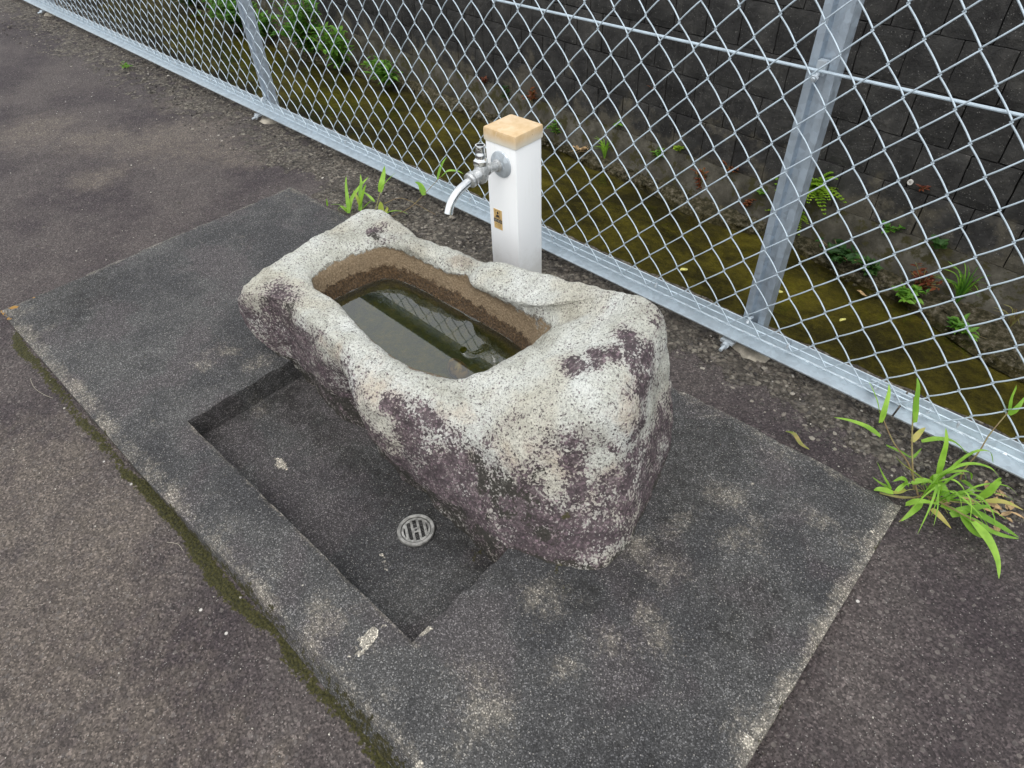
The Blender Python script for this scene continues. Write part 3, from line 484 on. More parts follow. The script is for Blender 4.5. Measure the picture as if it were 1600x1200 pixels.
bz = -1.535+fbm(BP, 2.0, 4, 71)*.018
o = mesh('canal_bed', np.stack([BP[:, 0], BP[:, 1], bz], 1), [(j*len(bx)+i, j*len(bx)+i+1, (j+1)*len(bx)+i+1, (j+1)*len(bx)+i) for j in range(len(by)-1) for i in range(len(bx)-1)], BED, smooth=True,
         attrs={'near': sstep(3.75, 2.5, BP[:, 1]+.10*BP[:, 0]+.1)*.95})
tag(o, None, None, kind='structure')
CW = m_water('canal_water', (.93, .92, .80), 1.34, .03, 7, .35, .02)
o = mesh('canal_water', [(-60, 1.35, -1.5), (25, 1.35, -1.5), (25, 9.9, -1.5), (-60, 9.9, -1.5)], [(0, 1, 2, 3)], CW); tag(o, None, None, kind='structure')
# silt and gravel bank along the foot of the far wall
sxs = np.linspace(-14, 1.6, 420); SV = []; SF = []; K = 9
for i, x in enumerate(sxs):
    wd = .10+.26*float(sstep(-1.6, .2, np.array(x)))+.20*float(sstep(-5.5, -7.5, np.array(x)))+.05*math.sin(x*2.1)+.03*math.sin(x*5.7+1)
    for k in range(K):
        t = k/(K-1); hh = .055*(1-t)**.7*(.6+.4*math.sin(x*1.3)**2)+.02*(1-t)
        SV.append((x, wy(x)+.03-t*(wd+.03), -1.505+hh-.03*(t == 1)))
SV = np.array(SV); SV[:, 2] += fbm(SV, 14, 4, 81)*.014*(np.tile(np.arange(K), len(sxs)) < K-1)
SF = [(i*K+k, (i+1)*K+k, (i+1)*K+k+1, i*K+k+1) for i in range(len(sxs)-1) for k in range(K-1)]
def m_silt():
    t = NT('silt_and_gravel'); c = t.ramp(t.noise(26, 6, .75), [(.3, (.030, .028, .014)), (.5, (.075, .065, .035)), (.68, (.15, .13, .09)), (.85, (.27, .24, .19))])
    return t.princ(c, .9, nrm=t.bump(t.noise(60, 5, .8), .015, .9), spec=.2)
SILT = m_silt()
o = mesh('silt_bank', SV, SF[::1], SILT, smooth=True); tag(o, None, None, kind='structure')
# far retaining wall: every block is a piece of its own
wall = empty('retaining_wall', (-4, wy(-4), -1.5), 'dark stained retaining wall of squared blocks across the canal', 'wall')
def wpart(name, mb, mat, **k):
    o = mb.obj(name, mat, **k); o.parent = wall; o.matrix_parent_inverse = Matrix.Identity(4); o.location = -Vector(wall.location) if 'loc0' not in k else o.location; return o
BW, BH = .262, .272; ZJ = -1.19; ang = math.atan(WA)
f = MB(); f.add([(-60, wy(-60)-.03, -1.6), (25, wy(25)-.03, -1.6), (25, wy(25)+.03, ZJ), (-60, wy(-60)+.03, ZJ), (25, wy(25)+.3, ZJ), (-60, wy(-60)+.3, ZJ)], [(0, 1, 2, 3), (3, 2, 4, 5)])
o = f.obj('footing', FOOT); o.parent = wall; o.location = -Vector(wall.location)
b = MB(); b.add([(-60, wy(-60)+.075, -1.3), (25, wy(25)+.075, -1.3), (25, wy(25)+.10, ZJ+7*BH), (-60, wy(-60)+.10, ZJ+7*BH), (25, wy(25)+.6, ZJ+7*BH), (-60, wy(-60)+.6, ZJ+7*BH)], [(0, 1, 2, 3), (3, 2, 4, 5)])
o = b.obj('backing', BLK); o.parent = wall; o.location = -Vector(wall.location)
bms = []
for v in range(8):
    mb = MB(); e = .0022+.0012*(v % 3); nu, nv = 7, 7; Vb = []
    for j in range(nv):
        for i in range(nu):
            u, w_ = i/(nu-1), j/(nv-1); x = (u-.5)*(BW-e*2); z = (w_-.5)*(BH-e*2)
            d = min(min(u, 1-u)*BW, min(w_, 1-w_)*BH); yy = -.006*min(1, d/.012)+random.uniform(-.0025, .0025)
            Vb.append((x+random.uniform(-.002, .002), yy, z+random.uniform(-.002, .002)))
    mb.add(Vb, [(j*nu+i, j*nu+i+1, (j+1)*nu+i+1, (j+1)*nu+i) for j in range(nv-1) for i in range(nu-1)])
    ring = [i for i in range(nu)]+[j*nu+nu-1 for j in range(1, nv)]+[(nv-1)*nu+i for i in range(nu-2, -1, -1)]+[j*nu for j in range(nv-2, 0, -1)]
    n0 = len(mb.V); mb.V += [(mb.V[r][0], .05, mb.V[r][2]) for r in ring]; m_ = len(ring)
    mb.F += [(ring[k], n0+k, n0+(k+1) % m_, ring[(k+1) % m_]) for k in range(m_)]
    me = bpy.data.meshes.new('block'); me.from_pydata(mb.V, [], mb.F); me.materials.append(BLK)
    bm = bmesh.new(); bm.from_mesh(me); bmesh.ops.recalc_face_normals(bm, faces=bm.faces); bm.to_mesh(me); bm.free()
    bms.append(me)
far = MB()
for r in range(7):
    for k in range(-60, 6):
        x = k*BW+(r % 2)*BW/2-.03; z = ZJ+(r+.5)*BH; y = wy(x)+.03+.004*r+random.uniform(-.004, .004)
        if x > -8.9:
            o = bpy.data.objects.new('block', bms[random.randrange(8)]); link(o, wall)
            o.location = Vector((x, y, z))-Vector(wall.location); o.rotation_euler = (random.uniform(-.005, .005), random.uniform(-.006, .006), ang)
        else:
            me = bms[random.randrange(8)]; Rm = Matrix.Translation((x, y, z)) @ Matrix.Rotation(ang, 4, 'Z')
            far.add([Rm @ v.co for v in me.vertices], [tuple(p.vertices) for p in me.polygons])
o = far.obj('far_blocks', BLK); o.parent = wall; o.location = -Vector(wall.location); o['kind'] = 'stuff'
# ground beyond the far wall
TOPZ = ZJ+7*BH
GRASSG = m_plain('bank_soil', (.07, .07, .04), .9, var=.4, sc=3, bump=.5)
o = mesh('far_bank_ground', [(-150, wy(-150)+.55, TOPZ-.01), (150, wy(150)+.55, TOPZ-.01), (150, 160, TOPZ+.4), (-150, 160, TOPZ+.4)], [(0, 1, 2, 3)], GRASSG); tag(o, None, None, kind='structure')

# ================================================================== stone trough
def crp(P, n):
    P = np.array(P); K = len(P); t = np.linspace(0, K, n, endpoint=False); i = t.astype(int); f = (t-i)[:, None]
    a, b, c, d = P[(i-1) % K], P[i], P[(i+1) % K], P[(i+2) % K]
    return .5*((2*b)+(-a+c)*f+(2*a-5*b+4*c-d)*f*f+(-a+3*b-3*c+d)*f**3)
NS = 640
order = ['B', 'C', 'H', 'S', 'M', 'I', 'E', 'V', 'F']
RG = {k: np.array(v, float) for k, v in RINGS.items()}
for k_, i_, d_ in (('H', 6, -.010), ('H', 7, -.002), ('H', 8, .010), ('S', 6, .004), ('S', 7, .018), ('S', 8, .012), ('C', 7, -.018), ('C', 6, -.020), ('C', 5, -.014), ('C', 8, -.012)): RG[k_][i_, 0] -= d_
RG['B'] = RG['C'].copy(); RG['B'][:, 2] = -.11
RG['F'][:, 2] = .072
rings = [crp(RG[k], NS) for k in order]
cen = rings[-1].mean(0); rings += [rings[-1]*.5+cen*.5, rings[-1]*.02+cen*.98]
rings[-2][:, 2] = .068; rings[-1][:, 2] = .066
subs = [6, 26, 26, 16, 12, 6, 16, 8, 10, 6]
rows = []
for k in range(len(rings)-1):
    a, b, c, d = rings[max(k-1, 0)], rings[k], rings[k+1], rings[min(k+2, len(rings)-1)]
    for s in range(subs[k]):
        f = s/subs[k]
        ten = .5
        if k in (5, 6): q = b*(1-f)+c*f
        else:
            la = np.linalg.norm(b-a, axis=1, keepdims=True)+1e-6; lb = np.linalg.norm(c-b, axis=1, keepdims=True)+1e-6; lc = np.linalg.norm(d-c, axis=1, keepdims=True)+1e-6
            m1 = ((c-b)/lb*la+(b-a)/la*lb)/(la+lb)*lb if k > 0 else (c-b)
            m2 = ((d-c)/lc*lb+(c-b)/lb*lc)/(lb+lc)*lb
            h00, h10, h01, h11 = 2*f**3-3*f**2+1, f**3-2*f**2+f, -2*f**3+3*f**2, f**3-f**2
            q = b*h00+m1*h10+c*h01+m2*h11
        rows.append(q)
rows.append(rings[-1])
SVt = np.array(rows); nr = len(rows)
ra, rb = cumr = (sum(subs[:3])-8, sum(subs[:5])+3)
for it in range(26):
    blk = SVt[ra:rb]; up_, dn_ = SVt[ra-1:rb-1], SVt[ra+1:rb+1]
    SVt[ra:rb] = blk*.5+(np.roll(blk, 1, 1)+np.roll(blk, -1, 1))*.15+(up_+dn_)*.10
du = np.roll(SVt, -1, 1)-np.roll(SVt, 1, 1); dv = np.zeros_like(SVt); dv[1:-1] = SVt[2:]-SVt[:-2]; dv[0] = SVt[1]-SVt[0]; dv[-1] = SVt[-1]-SVt[-2]
N = np.cross(du, dv); N /= (np.linalg.norm(N, axis=2, keepdims=True)+1e-9)
flat = SVt.reshape(-1, 3); Nf = N.reshape(-1, 3)
rowi = np.repeat(np.arange(nr), NS); cum = np.cumsum([0]+subs)
inner = sstep(cum[5]-2, cum[6]+4, rowi.astype(float))
ridge = 1-2*np.abs(vnoise(flat*9+3, 91))
dsp = (fbm(flat, 6.5, 3, 95)*.0075+fbm(flat, 24, 4, 97)*.0035+np.clip(ridge-.55, 0, 1)*-.010)*(1-inner*.9)+fbm(flat, 70, 3, 99)*.0016*(1-.6*inner)
# chisel notch across the back rim, shallow facets on the front
def bump3(c, R): return np.exp(-np.sum(((flat-np.array(c))/np.array(R))**2, 1))
dsp -= bump3((-.945, .835, .20), (.026, .06, .05))*.020
dsp -= bump3((-.955, .47, .03), (.055, .05, .12))*.045
dsp += bump3((-.80, .46, .08), (.05, .05, .08))*.010
dsp -= bump3((-.60, .47, .10), (.04, .06, .10))*.006
dsp -= bump3((-.45, .56, .20), (.025, .08, .10))*.010
dsp -= bump3((-1.2, .49, .1), (.05, .04, .05))*.006
flat2 = flat+Nf*dsp[:, None]
SFt = [(j*NS+i, j*NS+(i+1) % NS, (j+1)*NS+(i+1) % NS, (j+1)*NS+i) for j in range(nr-1) for i in range(NS)]
SFt.append(tuple((nr-1)*NS+i for i in range(NS)))
zf = flat2[:, 2]
outer = (rowi < cum[3]).astype(float)
# brown silt band: inside the basin below the old water line
cx, cy = -.94, .68
isin = sstep(cum[5]-2.0, cum[6]+3., rowi.astype(float))
brown = isin*.95
wetm = (rowi >= cum[6])*sstep(.162, .122, zf)
green = (rowi >= cum[6])*sstep(.112, .098, zf)
pur = blobm(flat2, BLOBS['purple'])*.85; drk = blobm(flat2, BLOBS['dark'])*.8
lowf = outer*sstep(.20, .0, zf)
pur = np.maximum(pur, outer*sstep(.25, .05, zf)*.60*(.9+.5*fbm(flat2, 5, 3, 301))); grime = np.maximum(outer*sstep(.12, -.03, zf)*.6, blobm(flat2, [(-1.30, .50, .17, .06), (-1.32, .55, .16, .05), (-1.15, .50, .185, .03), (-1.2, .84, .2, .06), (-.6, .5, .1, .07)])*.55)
steep = sstep(.35, .85, np.hypot(Nf[:, 0], Nf[:, 1]))*(rowi < cum[4]-4)
pur = np.maximum(pur, steep*(.30+.50*sstep(.22, .08, zf))*(1+.45*fbm(flat2, 7, 4, 305)))
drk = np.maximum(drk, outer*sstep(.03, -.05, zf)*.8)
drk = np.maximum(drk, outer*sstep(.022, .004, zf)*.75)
notchm = blobm(flat2, [BLOBS['notch'][0], [-.955, .85, .2, .035], [-.94, .82, .19, .03]])
MO = mesh('stone_trough', flat2, SFt, MG, smooth=True, attrs={'purple': pur, 'dark': np.maximum(drk, notchm*.45), 'warm': np.maximum(blobm(flat2, BLOBS['warm'])*.8, notchm*1.3), 'moss': blobm(flat2, BLOBS['moss'])*.8, 'grime': np.maximum(grime, notchm*1.2), 'brown': brown, 'wet': wetm, 'green': green})
tag(MO, 'rough granite water trough with purple lichen on the concrete pad', 'stone trough')
bm = bmesh.new(); bm.from_mesh(MO.data); bmesh.ops.recalc_face_normals(bm, faces=bm.faces); bm.to_mesh(MO.data); bm.free()

# water in the trough, turned up slightly where it meets the stone
WZ = .115
vr = crp(RG['V'], 200); c0 = vr.mean(0)
TW = m_water('trough_water', (.84, .88, .58), 1.85, .0, 5, .01, .001, murk=((.03, .035, .012), .06))
WV = []; WFc = []
dvec = vr-c0; ln = np.linalg.norm(dvec, axis=1, keepdims=True)
for off, zz in ((.012, .0022), (.004, .0012), (.001, .0005), (-.001, .0001), (-.006, 0), (-.012, 0)):
    q = c0+dvec/ln*(ln+off); q[:, 2] = WZ+zz; WV += q.tolist()
for r in range(5): WFc += [(r*200+i, r*200+(i+1) % 200, (r+1)*200+(i+1) % 200, (r+1)*200+i) for i in range(200)]
WFc.append(tuple(1000+i for i in range(200)))
o = mesh('trough_water', WV, WFc, TW, smooth=True); tag(o, 'still greenish water lying in the stone trough', 'water')
bm = bmesh.new(); bm.from_mesh(o.data); bmesh.ops.recalc_face_normals(bm, faces=bm.faces)
if sum(f.normal.z for f in bm.faces) < 0: bmesh.ops.reverse_faces(bm, faces=bm.faces)
for f in bm.faces: f.smooth = len(f.verts) == 4
bm.to_mesh(o.data); bm.free()
def pebble(name, loc, rad, mat, seed, rot=0, sub=3):
    bm = bmesh.new(); bmesh.ops.create_icosphere(bm, subdivisions=sub, radius=1)
    P = np.array([v.co[:] for v in bm.verts]); n = fbm(P, 1.3, 3, seed)*.16
    for v, a in zip(bm.verts, n): v.co = Vector((v.co.x*rad[0], v.co.y*rad[1], v.co.z*rad[2]))*(1+a)
    me = bpy.data.meshes.new(name); bm.to_mesh(me); bm.free(); me.materials.append(mat)
    me.polygons.foreach_set('use_smooth', [True]*len(me.polygons))
    o = bpy.data.objects.new(name, me); o.location = loc; o.rotation_euler = (0, 0, rot); return link(o)
PEB = m_plain('brown_pebble', (.26, .15, .05), .35, var=.55, sc=60, bump=.3)
o = pebble('river_stone', (-.812, .664, .089), (.027, .018, .022), PEB, 3, -.1)
tag(o, 'smooth brown stone lying in the water of the trough', 'stone')

# ================================================================== drain
STEEL = m_plain('brushed_stainless_steel', (.44, .43, .40), .34, .8, var=.3, sc=90, bump=.3)
BLACK = m_plain('drain_dark', (.004, .004, .004), .8)
DX, DY, DZ = -.672, .396, -.072
DSC = .90
dr = empty('floor_drain', (DX, DY, DZ), 'round slotted steel floor drain in the sunken tray', 'floor drain')
mb = MB()
mb.lathe((0, 0, -.012), (0, 0, 1), [(0, .036), (.014, .0415), (.0165, .040), (.0160, .0335), (.012, .0325), (0, .0325)], 48); o = mb.obj('drain_rim', STEEL, dr, smooth='auto')
def slotted():
    n = 120; R = .0315; t = .0012; xs_ = np.linspace(-R, R, n); mb = MB(); idx = {}
    def solid(x, y):
        r = math.hypot(x, y)
        if r > R: return False
        if r > R-.0045: return True
        k = round(x/.0135)
        if abs(x-k*.0135) < .0040:
            if k == 0: 
                if r < .0026: return False
                return abs(y) < .0065
            if abs(k) == 1: return abs(y) > .023
            if abs(k) == 2: return abs(y) > .0125
        return True
    s = 2*R/n; V = []; F = []
    g = [[solid(-R+(i+.5)*s, -R+(j+.5)*s) for j in range(n)] for i in range(n)]
    def vid(i, j, z):
        k = (i, j, z)
        if k not in idx: idx[k] = len(V); V.append((-R+i*s, -R+j*s, z*t))
        return idx[k]
    for i in range(n):
        for j in range(n):
            if not g[i][j]: continue
            F.append((vid(i, j, 1), vid(i+1, j, 1), vid(i+1, j+1, 1), vid(i, j+1, 1)))
            for di, dj, a, b in ((-1, 0, (i, j), (i, j+1)), (1, 0, (i+1, j+1), (i+1, j)), (0, -1, (i+1, j), (i, j)), (0, 1, (i, j+1), (i+1, j+1))):
                ii, jj = i+di, j+dj
                if not (0 <= ii < n and 0 <= jj < n and g[ii][jj]): F.append((vid(*a, 1), vid(*b, 1), vid(*b, 0), vid(*a, 0)))
    return V, F
V_, F_ = slotted(); o = mesh('grate', V_, F_, STEEL, dr); o.location = (0, 0, .0015); o.rotation_euler = (0, 0, math.radians(60))
mb = MB(); mb.lathe((0, 0, -.02), (0, 0, 1), [(0, .032), (.008, .032)], 24); mb.obj('drain_well', BLACK, dr)
dr.scale = (DSC, DSC, 1)

# ================================================================== tap post
def m_pvc():
    t = NT('white_pvc'); g = t.n('ShaderNodeSeparateXYZ'); t.l(t.vec, g.inputs[0])
    lo = t.thr(t.math('ADD', g.outputs[2], t.math('MULTIPLY', t.math('SUBTRACT', t.noise(30, 5, .7), .5), .08)), .15, .03)
    col = t.mix(t.math('MULTIPLY', lo, .45), (.88, .89, .89), (.48, .45, .38))
    st = t.noise(9, 4, .6, vec=t.mapv((10, 10, .8)))
    col = t.mix(t.math('MULTIPLY', t.thr(st, .6, 1.0), .16), col, (.60, .57, .48))
    return t.princ(col, .38)
IV = m_pvc()
def m_cap():
    t = NT('sun_browned_cap'); n = t.noise(26, 5, .65, .4); n2 = t.noise(9, 3)
    rust = t.ramp(n, [(.1, (.50, .33, .15)), (.5, (.60, .43, .24)), (.9, (.68, .53, .34))])
    g = t.n('ShaderNodeNewGeometry'); sz = t.n('ShaderNodeSeparateXYZ'); t.l(t.vec, sz.inputs[0])
    d = t.math('ADD', sz.outputs[2], t.math('MULTIPLY', t.math('SUBTRACT', n2, .5), .006))
    f = t.thr(d, -.034, -.006); f2 = t.math('MULTIPLY', f, t.thr(t.noise(40, 4, .6), -.1, .35))
    spot = t.math('MULTIPLY', t.thr(t.vor(70), .10, .05), t.thr(t.noise(30), .55, .6))
    col = t.mix(f2, (.74, .70, .60), rust); col = t.mix(t.math('MULTIPLY', spot, .7), col, (.25, .10, .03))
    return t.princ(col, .5)
CAPM = m_cap(); CHROME = m_plain('worn_chrome', (.70, .71, .71), .14, 1.0, var=.08, sc=60)
DULL = m_plain('dull_cast_chrome', (.55, .56, .56), .34, .9, var=.18, sc=120, bump=.5)
TX0, TY0, TW_, TD, TZT = -1.052, 1.02, .094, .088, .436
tp = empty('tap_post', (TX0+TW_/2, TY0+TD/2, 0), 'white square water post with browned cap standing behind the trough', 'tap post')
mb = MB(); mb.box(-TW_/2, TW_/2, -TD/2, TD/2, -.03, TZT-.028); mb.obj('post_body', IV, tp, bevel=.005, smooth='auto')
mb = MB(); mb.box(-TW_/2-.003, TW_/2+.003, -TD/2-.003, TD/2+.003, -.032, 0); o = mb.obj('post_cap', CAPM, tp, bevel=.006, smooth='auto'); o.location = (0, 0, TZT)
# sticker
SK, SKD, SKP = m_plain('gold_sticker', (.62, .42, .17), .4, var=.12, sc=40), m_plain('sticker_dark_print', (.025, .018, .020), .5), m_plain('sticker_pale_print', (.70, .60, .42), .5)
st = MB(); yf = -TD/2-.0006; sx, sz_ = -.018, .215     # centre of the sticker
def rect(mb, x0, x1, z0, z1, y): mb.add([(x0, y, z0), (x1, y, z0), (x1, y, z1), (x0, y, z1)], [(0, 1, 2, 3)])
def box2(mb, x0, x1, z0, z1, y): mb.box(x0, x1, y-.0003, y+.0005, z0, z1)
box2(st, sx-.0135, sx+.0135, sz_-.026, sz_+.026, yf); sto = st.obj('sticker', SK, tp)
d = MB(); yy = yf-.0007
for a, b_, c, e in [(-.0075, .0075, .0225, .0232), (-.0075, .0075, .0055, .0062), (-.0075, -.0068, .0062, .0225), (.0068, .0075, .0062, .0225)]: rect(d, sx+a, sx+b_, sz_+c, sz_+e, yy)
n0 = 14; d.add([(sx, yy, sz_+.0170)]+[(sx+.0032*math.cos(2*math.pi*k/n0), yy, sz_+.0170+.004*math.sin(2*math.pi*k/n0)) for k in range(n0)], [(0, 1+k, 1+(k+1) % n0) for k in range(n0)])
d.add([(sx-.0058, yy, sz_+.0062), (sx+.0058, yy, sz_+.0062), (sx+.004, yy, sz_+.012), (sx-.004, yy, sz_+.012)], [(0, 1, 2, 3)])
rect(d, sx-.0115, sx+.0115, sz_+.0030, sz_+.0042, yy)
rect(d, sx-.0135, sx+.0135, sz_-.0085, sz_+.0010, yy)
random.seed(11)
for row, (zc, hh, nn_) in enumerate([(-.0125, .0035, 3), (-.0165, .0022, 6), (-.0205, .0016, 7)]):
    for k in range(nn_):
        xc = sx-.010+.020*(k+.5)/nn_; ww = .020/nn_*.30
        rect(d, xc-ww, xc+ww, sz_+zc-hh*.15, sz_+zc+hh*.15, yy); rect(d, xc-ww*.2, xc+ww*.2, sz_+zc-hh*.5, sz_+zc+hh*.4, yy)
d.obj('sticker_print', SKD, sto)
d = MB()
for k in range(5):      # five pale characters on the dark band
    xc = sx-.0095+.0048*k; z0 = sz_-.0038; y3 = yy-.0005; s_ = .0016
    rect(d, xc-s_, xc+s_, z0+.0017, z0+.0024, y3); rect(d, xc+(-s_ if k % 2 else s_-.0007), xc+(-s_+.0007 if k % 2 else s_), z0-.0024, z0+.0017, y3)
    if k in (1, 3): rect(d, xc-s_, xc+s_, z0-.0026, z0-.0019, y3)
    if k in (0, 2, 4): rect(d, xc-.0006, xc+.0002, z0-.0014, z0+.0007, y3)
d.obj('sticker_lettering', SKP, sto)
# tap
fa = empty('water_tap', (-1.004, TY0, .360), 'chrome water tap with missing handle and bent spout on the white post', 'tap')
mb = MB(); mb.lathe((0, .001, 0), (0, -1, 0), [(0, .0305), (.002, .0310), (.0045, .0295), (.007, .022), (.0085, .0135), (.0095, .013)], 40); mb.obj('wall_flange', GALV, fa, smooth='auto')
mb = MB(); mb.lathe((0, -.007, .001), (0, -1, .12), [(0, .0125), (.004, .0125), (.0055, .0145), (.008, .0145), (.0095, .0105), (.028, .0105), (.034, .013), (.040, .014)], 28); mb.obj('inlet_pipe', DULL, fa, smooth='auto')
mb = MB(); mb.lathe((0, -.066, -.020), (0, .05, 1), [(0, .006), (.004, .012), (.012, .0165), (.026, .0165), (.038, .0145), (.044, .0125)], 28)
mb.lathe((0, -.045, .009), (0, -1, -.20), [(0, .012), (.02, .0155), (.042, .013), (.050, .0125)], 28); mb.obj('tap_body', DULL, fa, smooth='auto')
mb = MB(); mb.lathe((0, -.0642, .022), (0, .05, 1), [(0, .0125), (.001, .0168), (.011, .0168), (.013, .0145), (.016, .0115)], 6)
mb.obj('gland_nut', CHROME, fa, bevel=.001, smooth='auto')
mb = MB(); mb.lathe((0, -.0632, .037), (0, .05, 1), [(0, .0108), (.0015, .0112), (.010, .0112), (.011, .0105), (.026, .0105), (.0275, .0115), (.029, .0112), (.029, .0085), (.016, .0080)], 28)
mb.obj('spindle_sleeve', CHROME, fa, smooth='auto')
mb = MB(); dd = Vector((0, -.96, -.22)).normalized(); mb.lathe((0, -.087, .0015), dd, [(0, .0125), (.001, .0165), (.006, .0172), (.0075, .0145), (.009, .0145), (.0105, .0172), (.0155, .0165), (.018, .0125)], 28)
mb.obj('swivel_nut', DULL, fa, smooth='auto')
def arc3(P, n):
    P = [Vector(p) for p in P]; P = [2*P[0]-P[1]]+P+[2*P[-1]-P[-2]]; out = []
    for k in range(n):
        u = k/(n-1)*(len(P)-3-1e-6); i = int(u); f = u-i; a, b, c, d = P[i:i+4]
        out.append(tuple(.5*((2*b)+(c-a)*f+(2*a-5*b+4*c-d)*f*f+(3*b-a-3*c+d)*f**3)))
    return out
pts = arc3([(0, -.101, -.002), (0, -.118, -.0055), (0, -.137, -.0115), (0, -.155, -.0230), (0, -.166, -.0365), (0, -.172, -.0500)], 15)
rad = [.0094]*12+[.0094, .0098, .0101]
mb = MB(); mb.tube(pts, rad, 24, cap=False)
mb.tube(pts[::-1][:6], [.0078]*6, 24, cap=False); n_ = 24
mb.F.append(tuple(range(len(mb.V)-24, len(mb.V))))
o = mb.obj('spout', CHROME, fa, smooth='auto')

# ================================================================== fence
FY_ = 1.214; PP = .0784; PZ = .0862; ZB = .048; NSEG = 19; ZT = ZB+PZ/2*NSEG
fence = empty('chain_link_fence', (-.43, 1.24, 0), 'galvanised chain-link fence on steel posts along the canal edge', 'fence')
FL = Vector(fence.location); fence.location.y += .006; fence.rotation_euler = (0, 0, math.atan(-.031))
A_ = PP/4+.0020; Bb = .0034
def wiremesh(par):
    pts = []; sub = 8
    sg = 1 if par == 0 else -1
    # lower tail
    s0 = -sg     # first bend at x = -sg*A
    pts += [(s0*A_+s0*.034, 0, -.003), (s0*A_+s0*.018, 0, -.0045), (s0*A_+s0*.004, 0, -.003)]
    for k in range(NSEG):
        a = -sg*(1 if k % 2 == 0 else -1)   # start side
        for i in range(sub):
            t = i/sub; tri = -math.cos(math.pi*t)
            lin = 2*t-1; xx = lin
            x = -a*xx*A_ if False else a*A_*(-xx)
            # leg from side a to side -a ; rising toward +x legs lie at the front
            front = -1 if -a > 0 else 1
            y = front*Bb*math.sin(math.pi*t)
            pts.append((x, y, (k+t)*PZ/2))
    aend = -sg*(1 if NSEG % 2 == 0 else -1)
    pts.append((aend*A_, 0, NSEG*PZ/2)); pts += [(aend*(A_+.004), 0, NSEG*PZ/2+.003), (aend*(A_+.03), 0, NSEG*PZ/2+.003)]
    mb = MB(); mb.tube(pts, .0015, 6)
    me = bpy.data.meshes.new('mesh_wire'); me.from_pydata(mb.V, [], mb.F); me.polygons.foreach_set('use_smooth', [True]*len(me.polygons)); me.materials.append(WIRE); return me
wm = [wiremesh(0), wiremesh(1)]
for i in range(-232, 50):
    x = i*PP/2-.3814
    if x < -8.9 or x > 1.35: continue
    o = bpy.data.objects.new('mesh_wire', wm[i % 2]); link(o, fence); o.location = Vector((x, FY_+random.uniform(-.0008, .0008), ZB))-FL
def fobj(name, mb, mat, **k):
    o = mb.obj(name, mat, fence, **k); o.location = -FL; return o
JX = -.085
for nm, x0, x1 in (('bottom_rail', JX+.002, 1.5), ('bottom_rail', -9.0, JX-.002)):
    mb = MB(); mb.extr([(1.192, .026), (1.192, .029), (1.2285, .031), (1.2315, .034), (1.2315, .066), (1.2345, .066), (1.2345, .028)], x0, x1); fobj(nm, mb, RAILM)
zt = ZT-.012
mb = MB(); mb.extr([(1.196, zt+.040), (1.196, zt+.044), (1.2345, zt+.044), (1.2345, zt-.012), (1.2315, zt-.012), (1.2315, zt+.040)], -9, 1.5); fobj('top_rail', mb, RAILM)
mb = MB(); mb.tube([(x, 1.2205, .058+.0006*math.sin(x*9)) for x in np.linspace(-9, 1.5, 60)], .002, 6); fobj('bottom_rod', mb, WIRE, smooth='auto')
mb = MB(); mb.tube([(x, 1.2240, .617+.003*math.cos((x+.43)*math.pi/1.02)**2*0) for x in np.linspace(-9, 1.5, 40)], .0028, 8); fobj('tension_wire', mb, WIRE, smooth='auto')
POSTX = [-.432, -2.60, -5.22, -7.6]
def postprof():
    w2 = .0255; g = .007
    return [(-w2, 0), (-g-.004, 0), (-g, .011), (g, .011), (g+.004, 0), (w2, 0), (w2, .034), (w2-.003, .034), (w2-.003, .003), (g+.006, .003), (g+.002, .014), (-g-.002, .014), (-g-.006, .003), (-w2+.003, .003), (-w2+.003, .034), (-w2, .034)]
for x in POSTX:
    pf = postprof(); n = len(pf); z0, z1 = -.05, zt+.04
    mb = MB(); mb.add([(x+a, 1.2365+b, z0) for a, b in pf]+[(x+a, 1.2365+b, z1) for a, b in pf], [(k, (k+1) % n, n+(k+1) % n, n+k) for k in range(n)]+[tuple(range(n))[::-1], tuple(n+k for k in range(n))])
    po = fobj('fence_post', mb, GALVP)
    # clamp holding the tension wire
    mb = MB(); mb.box(x-.008, x+.008, 1.228, 1.2425, .608, .632); mb.tube([(x, 1.24, .618), (x, 1.208, .606)], .0038, 8); mb.lathe((x, 1.216, .609), (0, -1, -.38), [(0, .0072), (.006, .0072)], 6)
    o = mb.obj('wire_clamp', GALV, po, bevel=.0008)
    # lower hook bolt through the rail
    mb = MB(); mb.tube([(x-.004, 1.236, .075), (x-.004, 1.222, .080), (x-.004, 1.215, .070)], .004, 8)
    mb.obj('hook_bolt', GALV, po); mb = MB()
    mb.tube([(x-.030, 1.215, .012), (x-.030, 1.165, .006)], .0045, 8); mb.lathe((x-.030, 1.188, .009), (0, -1, -.12), [(0, .0095), (.008, .0095)], 6); mb.box(x-.046, x-.014, 1.187, 1.232, .012, .0185)
    mb.obj('rail_bolt', GALV, po)
    mb = MB(); prof = [(0, .075), (.010, .062), (.016, .035), (.017, .01)]
    Vq = []; 
    for d_, r_ in prof:
        for k in range(18):
            a = 2*math.pi*k/18; rr = r_*(1+.18*math.sin(3*a+x*5)+.08*math.sin(7*a)); Vq.append((x+rr*math.cos(a), 1.25+rr*.8*math.sin(a), -.008+d_))
    mb.add(Vq, [(i*18+k, i*18+(k+1) % 18, (i+1)*18+(k+1) % 18, (i+1)*18+k) for i in range(3) for k in range(18)]+[tuple(54+k for k in range(18))])
    mb.obj('mortar_collar', FOOTL if 'FOOTL' in globals() else m_plain('pale_mortar', (.30, .27, .22), .9, var=.3, sc=30, bump=.8), po, smooth='auto')
